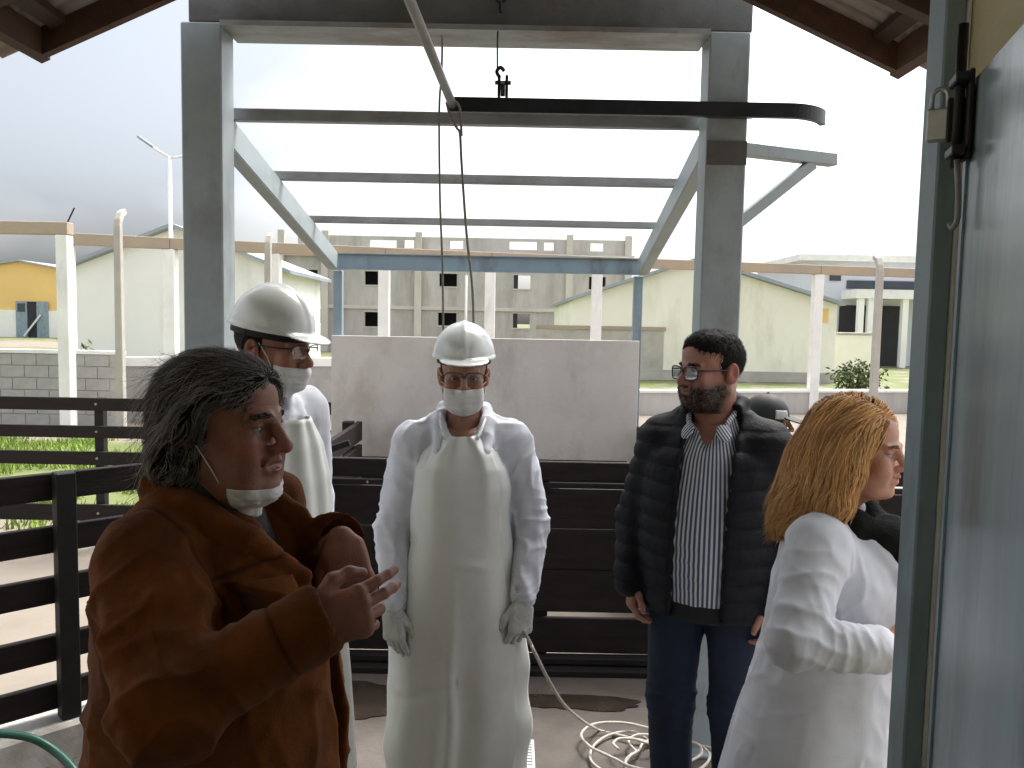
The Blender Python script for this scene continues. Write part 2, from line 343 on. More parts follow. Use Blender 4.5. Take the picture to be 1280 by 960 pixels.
class Field:
    def __init__(s, lo, hi, h):
        s.lo = np.array(lo, np.float64); s.h = h
        s.n = np.ceil((np.array(hi)-s.lo)/h).astype(int)+1
        s.d = np.full(s.n, .5, np.float32)
    def _grid(s, lo, hi):
        i0 = np.maximum(np.floor((np.array(lo)-s.lo)/s.h).astype(int), 0); i1 = np.minimum(np.ceil((np.array(hi)-s.lo)/s.h).astype(int)+1, s.n)
        if (i1 <= i0).any(): return None, None
        ax = [(s.lo[a]+s.h*np.arange(i0[a], i1[a])).astype(np.float32) for a in range(3)]
        g = (ax[0][:, None, None], ax[1][None, :, None], ax[2][None, None, :])
        return tuple(slice(a, b) for a, b in zip(i0, i1)), g
    def put(s, f, lo, hi, k, op):
        mgn = max(k*1.2, 4*s.h) + .012
        sl, g = s._grid(np.array(lo)-mgn, np.array(hi)+mgn)
        if sl is None: return s
        d = f(*g).astype(np.float32); a = s.d[sl]
        d = np.broadcast_to(d, a.shape)
        if op == 'u':
            if k > 0:
                t = np.clip(.5+.5*(a-d)/k, 0, 1); s.d[sl] = a*(1-t)+d*t-k*t*(1-t)
            else: s.d[sl] = np.minimum(a, d)
        elif op == 's':
            d = -d
            if k > 0:
                t = np.clip(.5-.5*(a-d)/k, 0, 1); s.d[sl] = a*(1-t)+d*t+k*t*(1-t)
            else: s.d[sl] = np.maximum(a, d)
        return s
    def ell(s, c, r, R=None, k=.02, op='u'):
        c = np.array(c, float); r = np.array(r, float); m_ = r.max() if R is not None else None
        ext = np.full(3, m_) if R is not None else r
        def f(x, y, z):
            x, y, z = x-c[0], y-c[1], z-c[2]
            if R is not None: x, y, z = (R[0,0]*x+R[1,0]*y+R[2,0]*z), (R[0,1]*x+R[1,1]*y+R[2,1]*z), (R[0,2]*x+R[1,2]*y+R[2,2]*z)
            k0 = np.sqrt((x/r[0])**2+(y/r[1])**2+(z/r[2])**2); k1 = np.sqrt((x/r[0]**2)**2+(y/r[1]**2)**2+(z/r[2]**2)**2)
            return k0*(k0-1)/np.maximum(k1, 1e-6)
        return s.put(f, c-ext, c+ext, k, op)
    def cap(s, a, b, ra, rb=None, k=.02, op='u', sq=None):
        """tapered capsule; sq=(axis vector, factor) flattens it along axis"""
        rb = ra if rb is None else rb; a = np.array(a, float); b = np.array(b, float); ba = b-a; L = max(ba@ba, 1e-9); mr = max(ra, rb)
        def f(x, y, z):
            px, py, pz = x-a[0], y-a[1], z-a[2]
            t = np.clip((px*ba[0]+py*ba[1]+pz*ba[2])/L, 0, 1)
            qx, qy, qz = px-t*ba[0], py-t*ba[1], pz-t*ba[2]
            r_ = ra+(rb-ra)*t
            if sq is None: return np.sqrt(qx*qx+qy*qy+qz*qz)-r_
            n = np.array(sq[0], float); n = n/np.linalg.norm(n); w = qx*n[0]+qy*n[1]+qz*n[2]
            return (np.sqrt(np.maximum(qx*qx+qy*qy+qz*qz-w*w, 0)+(w/sq[1])**2)-r_)*min(1, sq[1])
        return s.put(f, np.minimum(a, b)-mr, np.maximum(a, b)+mr, k, op)
    def chain(s, pts, rad, k=.02, op='u', sq=None):
        for i in range(len(pts)-1): s.cap(pts[i], pts[i+1], rad[i], rad[i+1], k, op, sq)
        return s
    def box(s, c, hf, R=None, rnd=.0, k=0., op='u'):
        c = np.array(c, float); hf = np.array(hf, float); ext = np.full(3, np.linalg.norm(hf)) if R is not None else hf
        def f(x, y, z):
            x, y, z = x-c[0], y-c[1], z-c[2]
            if R is not None: x, y, z = (R[0,0]*x+R[1,0]*y+R[2,0]*z), (R[0,1]*x+R[1,1]*y+R[2,1]*z), (R[0,2]*x+R[1,2]*y+R[2,2]*z)
            qx, qy, qz = abs(x)-hf[0]+rnd, abs(y)-hf[1]+rnd, abs(z)-hf[2]+rnd
            return np.sqrt(np.maximum(qx, 0)**2+np.maximum(qy, 0)**2+np.maximum(qz, 0)**2)+np.minimum(np.maximum(qx, np.maximum(qy, qz)), 0)-rnd
        return s.put(f, c-ext, c+ext, k, op)
    def stack(s, rows, k=.03, op='u', e=2.0, R=None):
        """rows of (z, cx, cy, rx, ry): a loft of (super)ellipses"""
        rows = np.array(sorted(rows), float); z0, z1 = rows[0, 0], rows[-1, 0]
        lo = [(rows[:, 1]-rows[:, 3]).min(), (rows[:, 2]-rows[:, 4]).min(), z0]; hi = [(rows[:, 1]+rows[:, 3]).max(), (rows[:, 2]+rows[:, 4]).max(), z1]
        zz = np.linspace(z0, z1, 240)
        def smooth_interp(j):
            v = np.interp(zz, rows[:, 0], rows[:, j])
            kk = np.ones(13)/13; vv = np.convolve(np.pad(v, 6, mode='edge'), kk, 'valid'); return vv
        T = [smooth_interp(j) for j in range(1, 5)]
        def f(x, y, z):
            cx, cy, rx, ry = [np.interp(z.ravel(), zz, t).reshape(z.shape).astype(np.float32) for t in T]
            q = (np.abs((x-cx)/rx)**e+np.abs((y-cy)/ry)**e)**(1/e)
            d = (q-1)*np.minimum(rx, ry)
            return np.maximum(d, np.maximum(z0-z, z-z1))
        return s.put(f, lo, hi, k, op)
    def mesh(s, smooth=1):
        d = s.d; sg = d < 0; h = s.h
        cnt = sum(sg[a:sg.shape[0]-1+a, b:sg.shape[1]-1+b, c:sg.shape[2]-1+c].astype(np.uint8) for a in (0, 1) for b in (0, 1) for c in (0, 1))
        mk = (cnt > 0) & (cnt < 8); ci = np.argwhere(mk); idx = np.full(mk.shape, -1, np.int64); idx[mk] = np.arange(len(ci))
        cor = {}
        for a in (0, 1):
            for b in (0, 1):
                for c in (0, 1): cor[a, b, c] = d[ci[:, 0]+a, ci[:, 1]+b, ci[:, 2]+c].astype(np.float64)
        acc = np.zeros((len(ci), 3)); w = np.zeros(len(ci))
        ed = [((0,b,c),(1,b,c),0) for b in (0,1) for c in (0,1)]+[((a,0,c),(a,1,c),1) for a in (0,1) for c in (0,1)]+[((a,b,0),(a,b,1),2) for a in (0,1) for b in (0,1)]
        for p, q, ax in ed:
            d0, d1 = cor[p], cor[q]; cx = (d0 < 0) != (d1 < 0)
            t = np.where(cx, d0/np.where(cx, d0-d1, 1), 0)
            pos = np.array(p, float)[None, :].repeat(len(ci), 0); pos[:, ax] = t
            acc += pos*cx[:, None]; w += cx
        V = s.lo+(ci+acc/w[:, None])*h
        Fq = []
        for ax in range(3):
            o = [a for a in range(3) if a != ax]
            s0 = [slice(None)]*3; s1 = [slice(None)]*3
            s0[ax] = slice(0, -1); s1[ax] = slice(1, None)
            A, B = sg[tuple(s0)], sg[tuple(s1)]
            e = np.argwhere(A != B); e = e[(e[:, o[0]] > 0) & (e[:, o[1]] > 0) & (e[:, o[0]] < mk.shape[o[0]]) & (e[:, o[1]] < mk.shape[o[1]])]
            if not len(e): continue
            def cell(da, db):
                q = e.copy(); q[:, o[0]] += da; q[:, o[1]] += db; return idx[q[:, 0], q[:, 1], q[:, 2]]
            quad = np.stack([cell(-1, -1), cell(0, -1), cell(0, 0), cell(-1, 0)], 1)
            ins = A[e[:, 0], e[:, 1], e[:, 2]]
            flip = ~ins if ax != 1 else ins
            quad[flip] = quad[flip][:, ::-1]; Fq.append(quad)
        Fq = np.concatenate(Fq); Fq = Fq[(Fq >= 0).all(1)]
        for _ in range(smooth): V = lap(V, Fq, .5)
        return V, Fq
    def sample(s, p):
        q = (np.asarray(p)-s.lo)/s.h; q = np.clip(q, 0, s.n-1.001); i = q.astype(int); f = q-i; r = 0
        for a in (0, 1):
            for b in (0, 1):
                for c in (0, 1):
                    w = (f[:, 0] if a else 1-f[:, 0])*(f[:, 1] if b else 1-f[:, 1])*(f[:, 2] if c else 1-f[:, 2])
                    r = r+w*s.d[i[:, 0]+a, i[:, 1]+b, i[:, 2]+c]
        return r
    def grad(s, p):
        e = s.h*1.5; g = np.stack([s.sample(p+np.eye(3)[a]*e)-s.sample(p-np.eye(3)[a]*e) for a in range(3)], 1)
        return g/np.maximum(np.linalg.norm(g, axis=1, keepdims=True), 1e-9)
def lap(V, Fq, w):
    n = len(V); acc = np.zeros((n, 3)); c = np.zeros(n); k = Fq.shape[1]
    for i in range(k):
        a, b = Fq[:, i], Fq[:, (i+1) % k]
        for x in range(3): acc[:, x] += np.bincount(a, V[b, x], n)+np.bincount(b, V[a, x], n)
        c += np.bincount(a, minlength=n)+np.bincount(b, minlength=n)
    return V*(1-w)+w*acc/np.maximum(c, 1)[:, None]
def vnormals(V, Fq):
    a = V[Fq[:, 2]]-V[Fq[:, 0]]; b = V[Fq[:, 3 % Fq.shape[1]]]-V[Fq[:, 1]] if Fq.shape[1] == 4 else V[Fq[:, 1]]-V[Fq[:, 0]]
    fn = np.cross(a, b); N = np.zeros_like(V)
    for i in range(Fq.shape[1]):
        for x in range(3): N[:, x] += np.bincount(Fq[:, i], fn[:, x], len(V))
    return N/np.maximum(np.linalg.norm(N, axis=1, keepdims=True), 1e-12)
def join(parts):
    V, Fs, C, o = [], [], [], 0
    for p in parts:
        V.append(p[0]); Fs.append(p[1]+o); o += len(p[0])
        if len(p) > 2: C.append(np.broadcast_to(p[2], (len(p[0]), 3)))
    return np.concatenate(V), np.concatenate(Fs), (np.concatenate(C) if C else None)
rng = np.random.default_rng(7); random.seed(7)
# ================================================================== the setting
GZ = -.10
def make_ground():
    xs = sorted(set(list(np.arange(-26, 26.1, .6)) + [-900, -400, -200, -120, -80, -60, -45, -35, -30, 30, 35, 45, 60, 80, 120, 200, 400, 900]))
    ys = sorted(set(list(np.arange(-6, 48, .6)) + [-900, -400, -100, -30, -12, 50, 55, 62, 70, 80, 95, 120, 160, 240, 400, 900]))
    X, Y = np.meshgrid(xs, ys, indexing='ij'); nx, ny = X.shape
    Z = np.full(X.shape, GZ) + .02*vnoise(np.stack([X*.9, Y*.9, X*0], -1))*((abs(X) < 40) & (Y > 4.8))
    g = np.zeros(X.shape)
    g[(X > -12) & (X < -2.2) & (Y > 6.7) & (Y < 11.8)] = .62
    g[(Y > 18.5)] = .55; g[(Y > 44) & (Y < 52)] = .1
    g[(X > 1.2) & (X < 5) & (Y > 4.7) & (Y < 6.5)] = .6
    V = np.stack([X, Y, Z], -1).reshape(-1, 3)
    i, j = np.meshgrid(np.arange(nx-1), np.arange(ny-1), indexing='ij'); a = (i*ny+j).ravel()
    Fq = np.stack([a, a+ny, a+ny+1, a+1], 1)
    o = link('ground', np_mesh('ground', V, Fq, np.repeat(g.reshape(-1, 1), 3, 1)), M['dirt']); tag(o, kind='structure')
make_ground()
# platform floor: concrete slab, its left edge cut on the diagonal under the near fence
FA, FB = Vector((-2.55, 2.45, 0)), Vector((-1.02, 3.93, 0))      # diagonal kerb line, outer face
poly = [(-2.55, -4.2, GZ-.02), (3.2, -4.2, GZ-.02), (3.2, 3.98, GZ-.02), (-1.02, 3.98, GZ-.02), (-2.55, 2.5, GZ-.02)]
tag(MB().prism(poly, (0, 0, .14)).build('platform_floor', M['floor']), kind='structure')

# grass tufts in the left patch beside the far fence
def grass_patch(name, x0, x1, y0, y1, n, h):
    P = np.stack([rng.uniform(x0, x1, n), rng.uniform(y0, y1, n), np.full(n, GZ)], 1)
    k = vnoise(np.stack([P[:, 0]*1.3, P[:, 1]*1.3, P[:, 0]*0+3], 1)) > -.25; P = P[k]; n = len(P)
    a = rng.uniform(0, 6.28, n); hh = h*rng.uniform(.4, 1.2, n); w = rng.uniform(.006, .014, n)
    s = np.stack([np.cos(a), np.sin(a), a*0], 1)*w[:, None]; ln = np.stack([rng.normal(0, .35, n), rng.normal(0, .35, n), np.ones(n)], 1)*hh[:, None]
    V = np.concatenate([P-s, P+s, P+s*.6+ln*.55, P-s*.6+ln*.55, P+ln*1.0+np.array([0, 0, -.25])*hh[:, None]*0])
    i = np.arange(n); Fq = np.stack([i, i+n, i+2*n, i+3*n], 1); F3 = np.stack([i+3*n, i+2*n, i+4*n, i+4*n], 1)
    me = bpy.data.meshes.new(name); me.from_pydata(V.tolist(), [], Fq.tolist()+F3[:, :3].tolist()); me.update()
    o = link(name, me, M['grass']); return o
tag(grass_patch('grass', -11, -2.3, 6.6, 11.7, 26000, .13), 'short green grass growing beyond the dark board fence', 'grass', kind='stuff')
tag(grass_patch('grass', 1.3, 4.8, 4.8, 6.4, 2500, .10), 'strip of green grass behind the boarded chute', 'grass', kind='stuff')

# ================================================================== canopy frame, posts, overhead rail
fr = empty('steel_canopy_frame', (-.2, 3.2, 0)); tag(fr, 'grey painted steel canopy frame with two wide posts and sloping bare purlins', 'frame')
def fpart(name, mb, m_, bevel=0):
    o = mb.build(name, m_, fr, bevel=bevel); o.location = (.2, -3.2, 0); return o
LX, RX = -1.212, .808
for X in (LX, RX):
    fpart('post', MB().box((X-.078, 3.14, 0), (X+.078, 3.28, 2.87)), M['steel'], .006)
    fpart('base_plate', MB().box((X-.13, 3.08, .0205), (X+.13, 3.34, .034)), M['steel'], .003)
fpart('header_beam', MB().box((LX-.05, 3.15, 2.872), (RX+.085, 3.29, 3.10)), M['steel_dark'], .005)
fpart('header_flange', MB().box((LX+.08, 3.12, 2.852), (RX-.08, 3.32, 2.8715)), M['galv'])
def channel(a, b, h, w, t=.006, side=1):
    """C profile from a to b opening towards +-x"""
    a, b = Vector(a), Vector(b); mb = MB(); off = Vector((side*w/2, 0, 0))
    mb.bar(a, b, t, h-2*t-.001); up = Vector((0, 0, h/2-t/2))
    mb.bar(a+off+up, b+off+up, w, t); mb.bar(a+off-up, b+off-up, w, t); return mb
LA, LB = (-1.155, 3.285, 2.50), (-1.20, 5.46, 2.145); RA, RB = (.752, 3.285, 2.50), (.845, 5.46, 2.145)
fpart('side_rail', channel(LA, LB, .12, .06, side=-1), M['steel']); fpart('side_rail', channel(RA, RB, .12, .06, side=1), M['steel'])
def on_rail(Y):
    t = (Y-3.285)/(5.46-3.285); return [-1.155-.045*t, .752+.093*t, 2.50-.355*t+.062]
for Y, hh in ((3.34, .05), (4.05, .045), (4.78, .04)):
    xl, xr, z = on_rail(Y)
    fpart('purlin', MB().box((xl-.05, Y, z), (xr+.05, Y+.04, z+hh)), M['galv'], .003)
fpart('rear_beam', channel((-1.25, 5.52, 2.145), (.895, 5.52, 2.145), .11, .05), M['blue_steel'])
bpy.data.objects['rear_beam'].data.transform(Matrix.Identity(4))
for X in (-1.215, .86):
    fpart('rear_post', MB().box((X-.03, 5.55, GZ), (X+.03, 5.61, 2.085)), M['blue_steel'], .003)
fpart('bracket_arm', MB().bar((.887, 3.25, 2.455), (1.335, 3.43, 2.455), .05, .05), M['steel'], .003)
fpart('bracket_brace', MB().bar((.887, 3.25, 2.16), (1.23, 3.385, 2.43), .035, .045), M['steel'], .003)
fpart('rust_patch', MB().box((RX-.0775, 3.133, 2.37), (RX+.0775, 3.139, 2.46)), M['steel_dark'])  # thin dark plate standing in for the rust patch on the post

# overhead rail: flat bar with rounded end bending round the post
rl = empty('overhead_rail', (.4, 3.08, 2.56)); tag(rl, 'dark flat steel hoist rail with curved end crossing the right post', 'rail')
pts = [Vector((-.255, 3.08, 2.562)), Vector((1.02, 3.08, 2.562))]
for k in range(1, 13):
    a = math.radians(62*k/12); pts.append(Vector((1.02+.19*math.sin(a), 3.08+.19*(1-math.cos(a)), 2.562)))
mb = MB(); T = .022; Hh = .054
for i, p in enumerate(pts):
    t = (pts[min(i+1, len(pts)-1)]-pts[max(i-1, 0)]).normalized(); n_ = Vector((-t.y, t.x, 0))*T/2
    for q in (p-n_-Vector((0,0,Hh/2)), p+n_-Vector((0,0,Hh/2)), p+n_+Vector((0,0,Hh/2)), p-n_+Vector((0,0,Hh/2))): mb.v.append(tuple(q))
for i in range(len(pts)-1):
    for j in range(4): mb.f.append((4*i+j, 4*i+(j+1) % 4, 4*i+4+(j+1) % 4, 4*i+4+j))
mb.f += [(0, 1, 2, 3), tuple(4*(len(pts)-1)+j for j in (3, 2, 1, 0))]
def rp(name, mbx, m_, **k):
    o = mbx.build(name, m_, rl, **k); o.location = (-.4, -3.08, -2.56); return o
rp('rail_bar', mb, M['rail'])
rp('hanger', MB().box((.72, 3.092, 2.545), (.90, 3.139, 2.58)), M['iron'])
# light tube from the rail's end back under the roof
a, b = at(566, 132, 3.08), at(512, 0, 2.42); d = (b-a).normalized()
tag(MB().tube([a, a+(b-a)*.5, b, b+d*2.2], .0165, 12).build('lifting_pipe', M['galv'], smooth=True), 'pale steel pipe running from the hoist rail up under the roof', 'pipe')
# trolley on the rail
tr = empty('rail_trolley', (-.055, 3.08, 2.594)); tag(tr, 'small black pulley trolley sitting on the hoist rail, hung by a wire', 'pulley')
mb = MB(); mb.box((-.020, -.022, 0), (-.009, .022, .075)); mb.box((.009, -.022, 0), (.020, .022, .075)); mb.build('side_plate', M['iron'], tr, bevel=.002)
MB().tube([(-.03, 0, .052), (.03, 0, .052)], .008, 8).build('axle', M['iron'], tr)
MB().tube([(-.008, 0, .03), (.008, 0, .03)], .028, 16).build('wheel', M['iron'], tr)
MB().tube(spline([(-.012, 0, .07), (-.024, 0, .092), (-.010, 0, .108), (.004, 0, .095)], 5), .007, 8).build('hook', M['iron'], tr, smooth=True)
MB().tube([(-.022, 0, .10), (-.024, .03, .20), (-.024, .05, .255)], .0035, 6).build('wire', M['iron'], tr)
hk = empty('beam_hook', (-.07, 3.13, 2.98)); tag(hk, 'small black ring hook fixed to the header beam above the trolley', 'hook')
MB().tube([(.022*math.cos(t), 0, .022*math.sin(t)) for t in np.linspace(0, 6.28, 15)], .006, 6).build('ring', M['iron'], hk, smooth=True)
MB().tube([(0, .019, .045), (0, 0, .02)], .007, 6).build('shank', M['iron'], hk)
MB().tube([(0, 0, -.02), (.002, 0, -.06)], .008, 6).build('swivel', M['iron'], hk)
# two hanging ropes
p = [at(553, 44, 3.1), at(552, 90, 3.1), at(549, 140, 3.1), at(550, 250, 3.1), at(553, 330, 3.1), at(554, 412, 3.1), at(555, 520, 3.1), at(556, 640, 3.1)]
tag(MB().tube(spline(p, 5), .0045, 6).build('hanging_rope', M['cord'], smooth=True), 'thin grey rope hanging from the header beam down behind the man in the apron', 'rope')
p = [at(558, 128, 3.06), at(563, 146, 3.05), at(571, 160, 3.05), at(575, 168, 3.06), at(577, 205, 3.07), at(583, 290, 3.08), at(590, 355, 3.08), at(592, 410, 3.08), at(593, 520, 3.08), at(592, 640, 3.08)]
rp2 = empty('knotted_rope', p[0]); tag(rp2, 'grey rope knotted to the rail end and hanging down over the helmet', 'rope')
o = MB().tube(spline(p, 5), .005, 6).build('strand', M['cord'], rp2, smooth=True); o.location = -p[0]
q = [at(577, 170, 3.06), at(576, 150, 3.06), at(574, 133, 3.05), at(566, 126, 3.05), at(560, 132, 3.05)]
o = MB().tube(spline(q, 5), .005, 6).build('loop', M['cord'], rp2, smooth=True); o.location = -p[0]

# ================================================================== panel and boarded chute
pn = MB().box((-1.245, 5.49, .805), (.868, 5.512, 1.64)).build('cement_panel', M['panel'], bevel=.003)
tag(pn, 'large pale grey cement panel standing behind the dark boarded fence', 'panel')
def board_fence(name, label, A, B, boards, posts, pw=.07, thick=.034, z0=0., ptop=None, cat='fence', bolts=False):
    """horizontal boards between A and B (plan points); each board and post a part"""
    A, B = Vector((A[0], A[1], 0)), Vector((B[0], B[1], 0)); d = (B-A); L = d.length; d.normalize(); ang = math.atan2(d.y, d.x)
    r = empty(name, A, ang); tag(r, label, cat)
    for z_a, z_b in boards:
        jit = random.uniform(-.004, .004)
        MB().box((0, 0, z_a+jit), (L, thick, z_b+jit)).build('board', M['wood'], r, bevel=.003)
    for t, py in posts:
        pt = MB().box((t-pw/2, py, z0), (t+pw/2, py+pw, ptop if ptop else boards[0][1]+.01)).build('post', M['wood_post'], r, bevel=.004)
        if bolts:
            for z_a, z_b in boards:
                MB().tube([(t, -.006, (z_a+z_b)/2), (t, .0, (z_a+z_b)/2)], .010, 8).build('bolt', M['galv'], pt)
    return r
RAILS = [(1.03, 1.135), (.822, .927), (.617, .722), (.388, .493), (.19, .295)]
# near-left diagonal fence standing on the kerb
d = (FB-FA).normalized(); nrm = Vector((d.y, -d.x, 0))       # towards the yard's inside (camera side)
o = board_fence('board_fence', 'near dark board fence with five rails standing on the flaking white kerb', FA+nrm*.10, FB+nrm*.10, RAILS,
                [((Vector((-1.75, 3.08, 0))-FA).dot(d), -.072), (.06, -.072), (2.04, -.072)], z0=.165, ptop=1.142)
kb = MB(); n0 = nrm*.0; n1 = nrm*.20
kv = []
Lk = (FB-FA).length
for i in range(41):
    t = Lk*i/40
    for (s_, z_) in ((0, GZ-.05), (0, .155), (.012, .165), (.188, .165), (.20, .15), (.20, -.0)):
        w = fbm(np.array([[t*5, s_*9, z_*6]]))[0]
        p_ = FA+d*t+nrm*(s_ + (.012*w if s_ > .1 else 0))
        kb.v.append((p_.x, p_.y, z_+(.014*w if z_ > .1 else 0)))
for i in range(40):
    for j in range(5): kb.f.append((6*i+j, 6*i+j+1, 6*i+7+j, 6*i+6+j))
kb.f += [tuple(range(6)), tuple(240+j for j in range(5, -1, -1))]
tag(kb.build('kerb', M['kerb']), 'low white painted concrete kerb with flaking patches under the near fence', 'kerb')
# boarded chute fence at the back of the platform
bf = board_fence('chute_fence', 'tall dark boarded chute fence closing the back of the platform', (-.985, 3.90), (2.6, 3.90),
    [(.978, 1.070), (.940, .966), (.738, .930), (.532, .732), (.312, .526), (.105, .282)], [(.03, .036), (1.15, .036), (2.25, .036), (3.4, .036)], ptop=1.075)
MB().box((0, -.10, .0205), (3.6, .03, .052)).build('kick_board', M['wood_post'], bf, bevel=.003)
MB().box((0, -.045, .060), (3.6, .02, .092)).build('kick_board', M['wood_post'], bf, bevel=.003)
for k, x in enumerate((1.62, 1.635, .28, .95)):
    MB().tube([(x, -.006, .952+.05*(k % 2)), (x, .0, .952+.05*(k % 2))], .006, 6).build('bolt', M['galv'], bf)
# second row of boards at the foot of the panel
bf2 = board_fence('rear_chute_fence', 'dark board fence under the cement panel at the rear of the chute', (-1.18, 5.62), (.83, 5.62),
    [(.60, .79), (.38, .57), (.14, .34)], [(.5, .036), (1.5, .036)], z0=GZ)
for X, nm in ((-1.02, 0), (.95, 1)):
    bs = board_fence('chute_side_fence', ['dark boarded side of the chute nearer the helmeted men', 'dark boarded side of the chute nearer the man in the quilted jacket'][nm], (X, 4.02), (X, 5.44),
        [(.93, 1.06), (.70, .90), (.47, .67), (.24, .44), (.0, .21)], [(.1, .036), (1.3, .036)], z0=GZ)
# wooden latch at the chute's corner
lt = empty('gate_latch', (-.93, 3.87, 1.07)); tag(lt, 'dark wooden latch pieces on top of the chute fence corner', 'latch')
MB().box((-.05, -.02, 0), (-.015, .02, .075)).build('upright', M['wood_post'], lt, bevel=.003)
MB().bar((-.03, -.03, .02), (.15, -.03, .085), .022, .03).build('lever', M['wood_post'], lt, bevel=.003)
MB().box((-.01, -.02, 0), (.03, .02, .05)).build('block', M['wood_post'], lt, bevel=.003)
# farther fence on the left
board_fence('far_board_fence', 'farther dark board fence with bolted rails in front of the grass', (-6.4, 6.2), (-1.3, 6.2),
    [(1.005, 1.105), (.79, .885), (.575, .68), (.125, .255)], [(.9, .036), (3.16, .036), (4.9, .036)], z0=GZ, ptop=1.10, bolts=True)

# ================================================================== roof over the camera
CX, HWD, EZ, SL = -.17, 1.49, 2.66, .448
RY0, RY1 = -3.6, 2.9
rf = empty('porch_roof', (CX, 0, EZ)); tag(rf, 'gabled porch roof of corrugated zinc on dark brown rafters overhead', 'roof')
def roofpart(name, mbx, m_, smooth=False, **k):
    o = mbx.build(name, m_, rf, smooth=smooth, **k); o.location = (-CX, 0, -EZ); return o
cs = 1/math.sqrt(1+SL*SL)
for sd_ in (-1, 1):
    def rpnt(u, Y, h):   # u metres from the ridge along slope plan, h above the underside line
        return (CX+sd_*u, Y, EZ+(HWD-u)*SL+h)
    # corrugated sheets: waves run along the slope, sheet split at laps
    ysh = np.linspace(RY0-.05, RY1+.04, 8)
    for k in range(7):
        ya, yb = ysh[k], ysh[k+1]+.02; nn = int((yb-ya)/.0125); mb = MB()
        us = [0.0, .5, 1.0, HWD+.19]
        for i in range(nn+1):
            Y = ya+(yb-ya)*i/nn; hh = .095+.011*math.sin(2*math.pi*Y/.076)+.003*(k % 2)
            for u in us: mb.v.append(rpnt(u, Y, hh))
        q = len(us)
        for i in range(nn):
            for j in range(q-1): mb.f.append((i*q+j, i*q+j+1, (i+1)*q+j+1, (i+1)*q+j))
        roofpart('zinc_sheet', mb, M['zinc'], smooth=True)
    # rake boards, eave fascia, rafters and battens
    for Y in (RY1-.035, RY0):
        roofpart('rake_board', MB().prism([rpnt(0.02, Y, -.01), rpnt(HWD, Y, -.01), rpnt(HWD, Y, .085), rpnt(.02, Y, .085)], (0, .035, 0)), M['fascia'])
    roofpart('eave_fascia', MB().prism([rpnt(HWD-.001, RY0+.036, -.012), rpnt(HWD+.03, RY0+.036, -.012), rpnt(HWD+.03, RY0+.036, .075), rpnt(HWD-.001, RY0+.036, .082)], (0, RY1-RY0-.02, 0)), M['fascia'])
    for Y in np.arange(RY0+.5, RY1-.3, .62):
        roofpart('rafter', MB().prism([rpnt(0.03, Y, -.04), rpnt(HWD-.004, Y, -.008), rpnt(HWD-.004, Y, .055), rpnt(.03, Y, .055)], (0, .05, 0)), M['rafter'])
    for u in (.15, .62, 1.08, 1.40):
        roofpart('batten', MB().prism([rpnt(u, RY0+.04, .058), rpnt(u+.05, RY0+.04, .058), rpnt(u+.05, RY0+.04, .083), rpnt(u, RY0+.04, .083)], (0, RY1-RY0-.08, 0)), M['rafter'])
roofpart('ridge_beam', MB().box((CX-.028, RY0+.04, EZ+HWD*SL-.09), (CX+.028, RY1-.04, EZ+HWD*SL+.07)), M['rafter'])
for X in (CX-HWD+.25, CX+HWD-.25):
    roofpart('wall_plate', MB().box((X-.04, RY0+.05, EZ+.25*SL-.14), (X+.04, RY0+4.2, EZ+.25*SL-.045)), M['rafter'])

# ================================================================== building on the right, wall, jamb, door
tag(MB().box((.730, -3.4, 0), (.86, 1.392, 2.72)).build('side_wall', M['cream']), 'cream painted wall end behind the grey metal door', 'wall')
tag(MB().box((-2.35, -3.41, 0), (-2.23, 1.1, 2.72)).build('left_shade_wall', M['cream']), 'unseen cream wall added left of the camera to shade the porch', 'wall')  # out of view; added to cut the fill light from the left
tag(MB().box((-2.35, -3.55, 0), (.725, -3.42, 2.72)).build('back_shade_wall', M['cream']), 'unseen cream wall added behind the camera to block light', 'wall')  # out of view; put in to keep light off the camera side
jb = empty('door_frame', (.712, 1.36, 0)); tag(jb, 'blue grey steel door frame upright at the end of the cream wall', 'door frame')
MB().box((-.024, -.028, 0), (.010, .028, 2.66)).build('upright', M['blue_steel'], jb, bevel=.003)
MB().box((.0105, -.030, 0), (.016, .020, 2.66)).build('stop_strip', M['white_paint'], jb)
hinge = Vector((.690, 1.252, 0)); dd = Vector((-.29, -.957, 0)).normalized()
dr = empty('metal_door', hinge, math.atan2(dd.y, dd.x)); tag(dr, 'glossy blue grey sheet metal door standing ajar with a bolt', 'door')
MB().box((0, 0.0, .06), (.86, .036, 2.128)).build('leaf', M['door'], dr, bevel=.003)
# local: x runs along the leaf towards the camera, -y is... the visible face is y<0
leaf_y = -.001
for x_ in (.03,):
    MB().box((0.002, -.004, .065), (.020, -.0005, 2.12)).build('edge_strip', M['blue_steel'], dr)
def door_pt(x, y):
    """point on the visible leaf face at photo pixel, in door coordinates"""
    dirv = (at(x, y, 1.0)-CAM); n_ = Vector((-dd.y, dd.x, 0)); t = (hinge-CAM).dot(n_)/dirv.dot(n_)
    w = CAM+dirv*t-hinge; return (w.dot(dd), w.z)
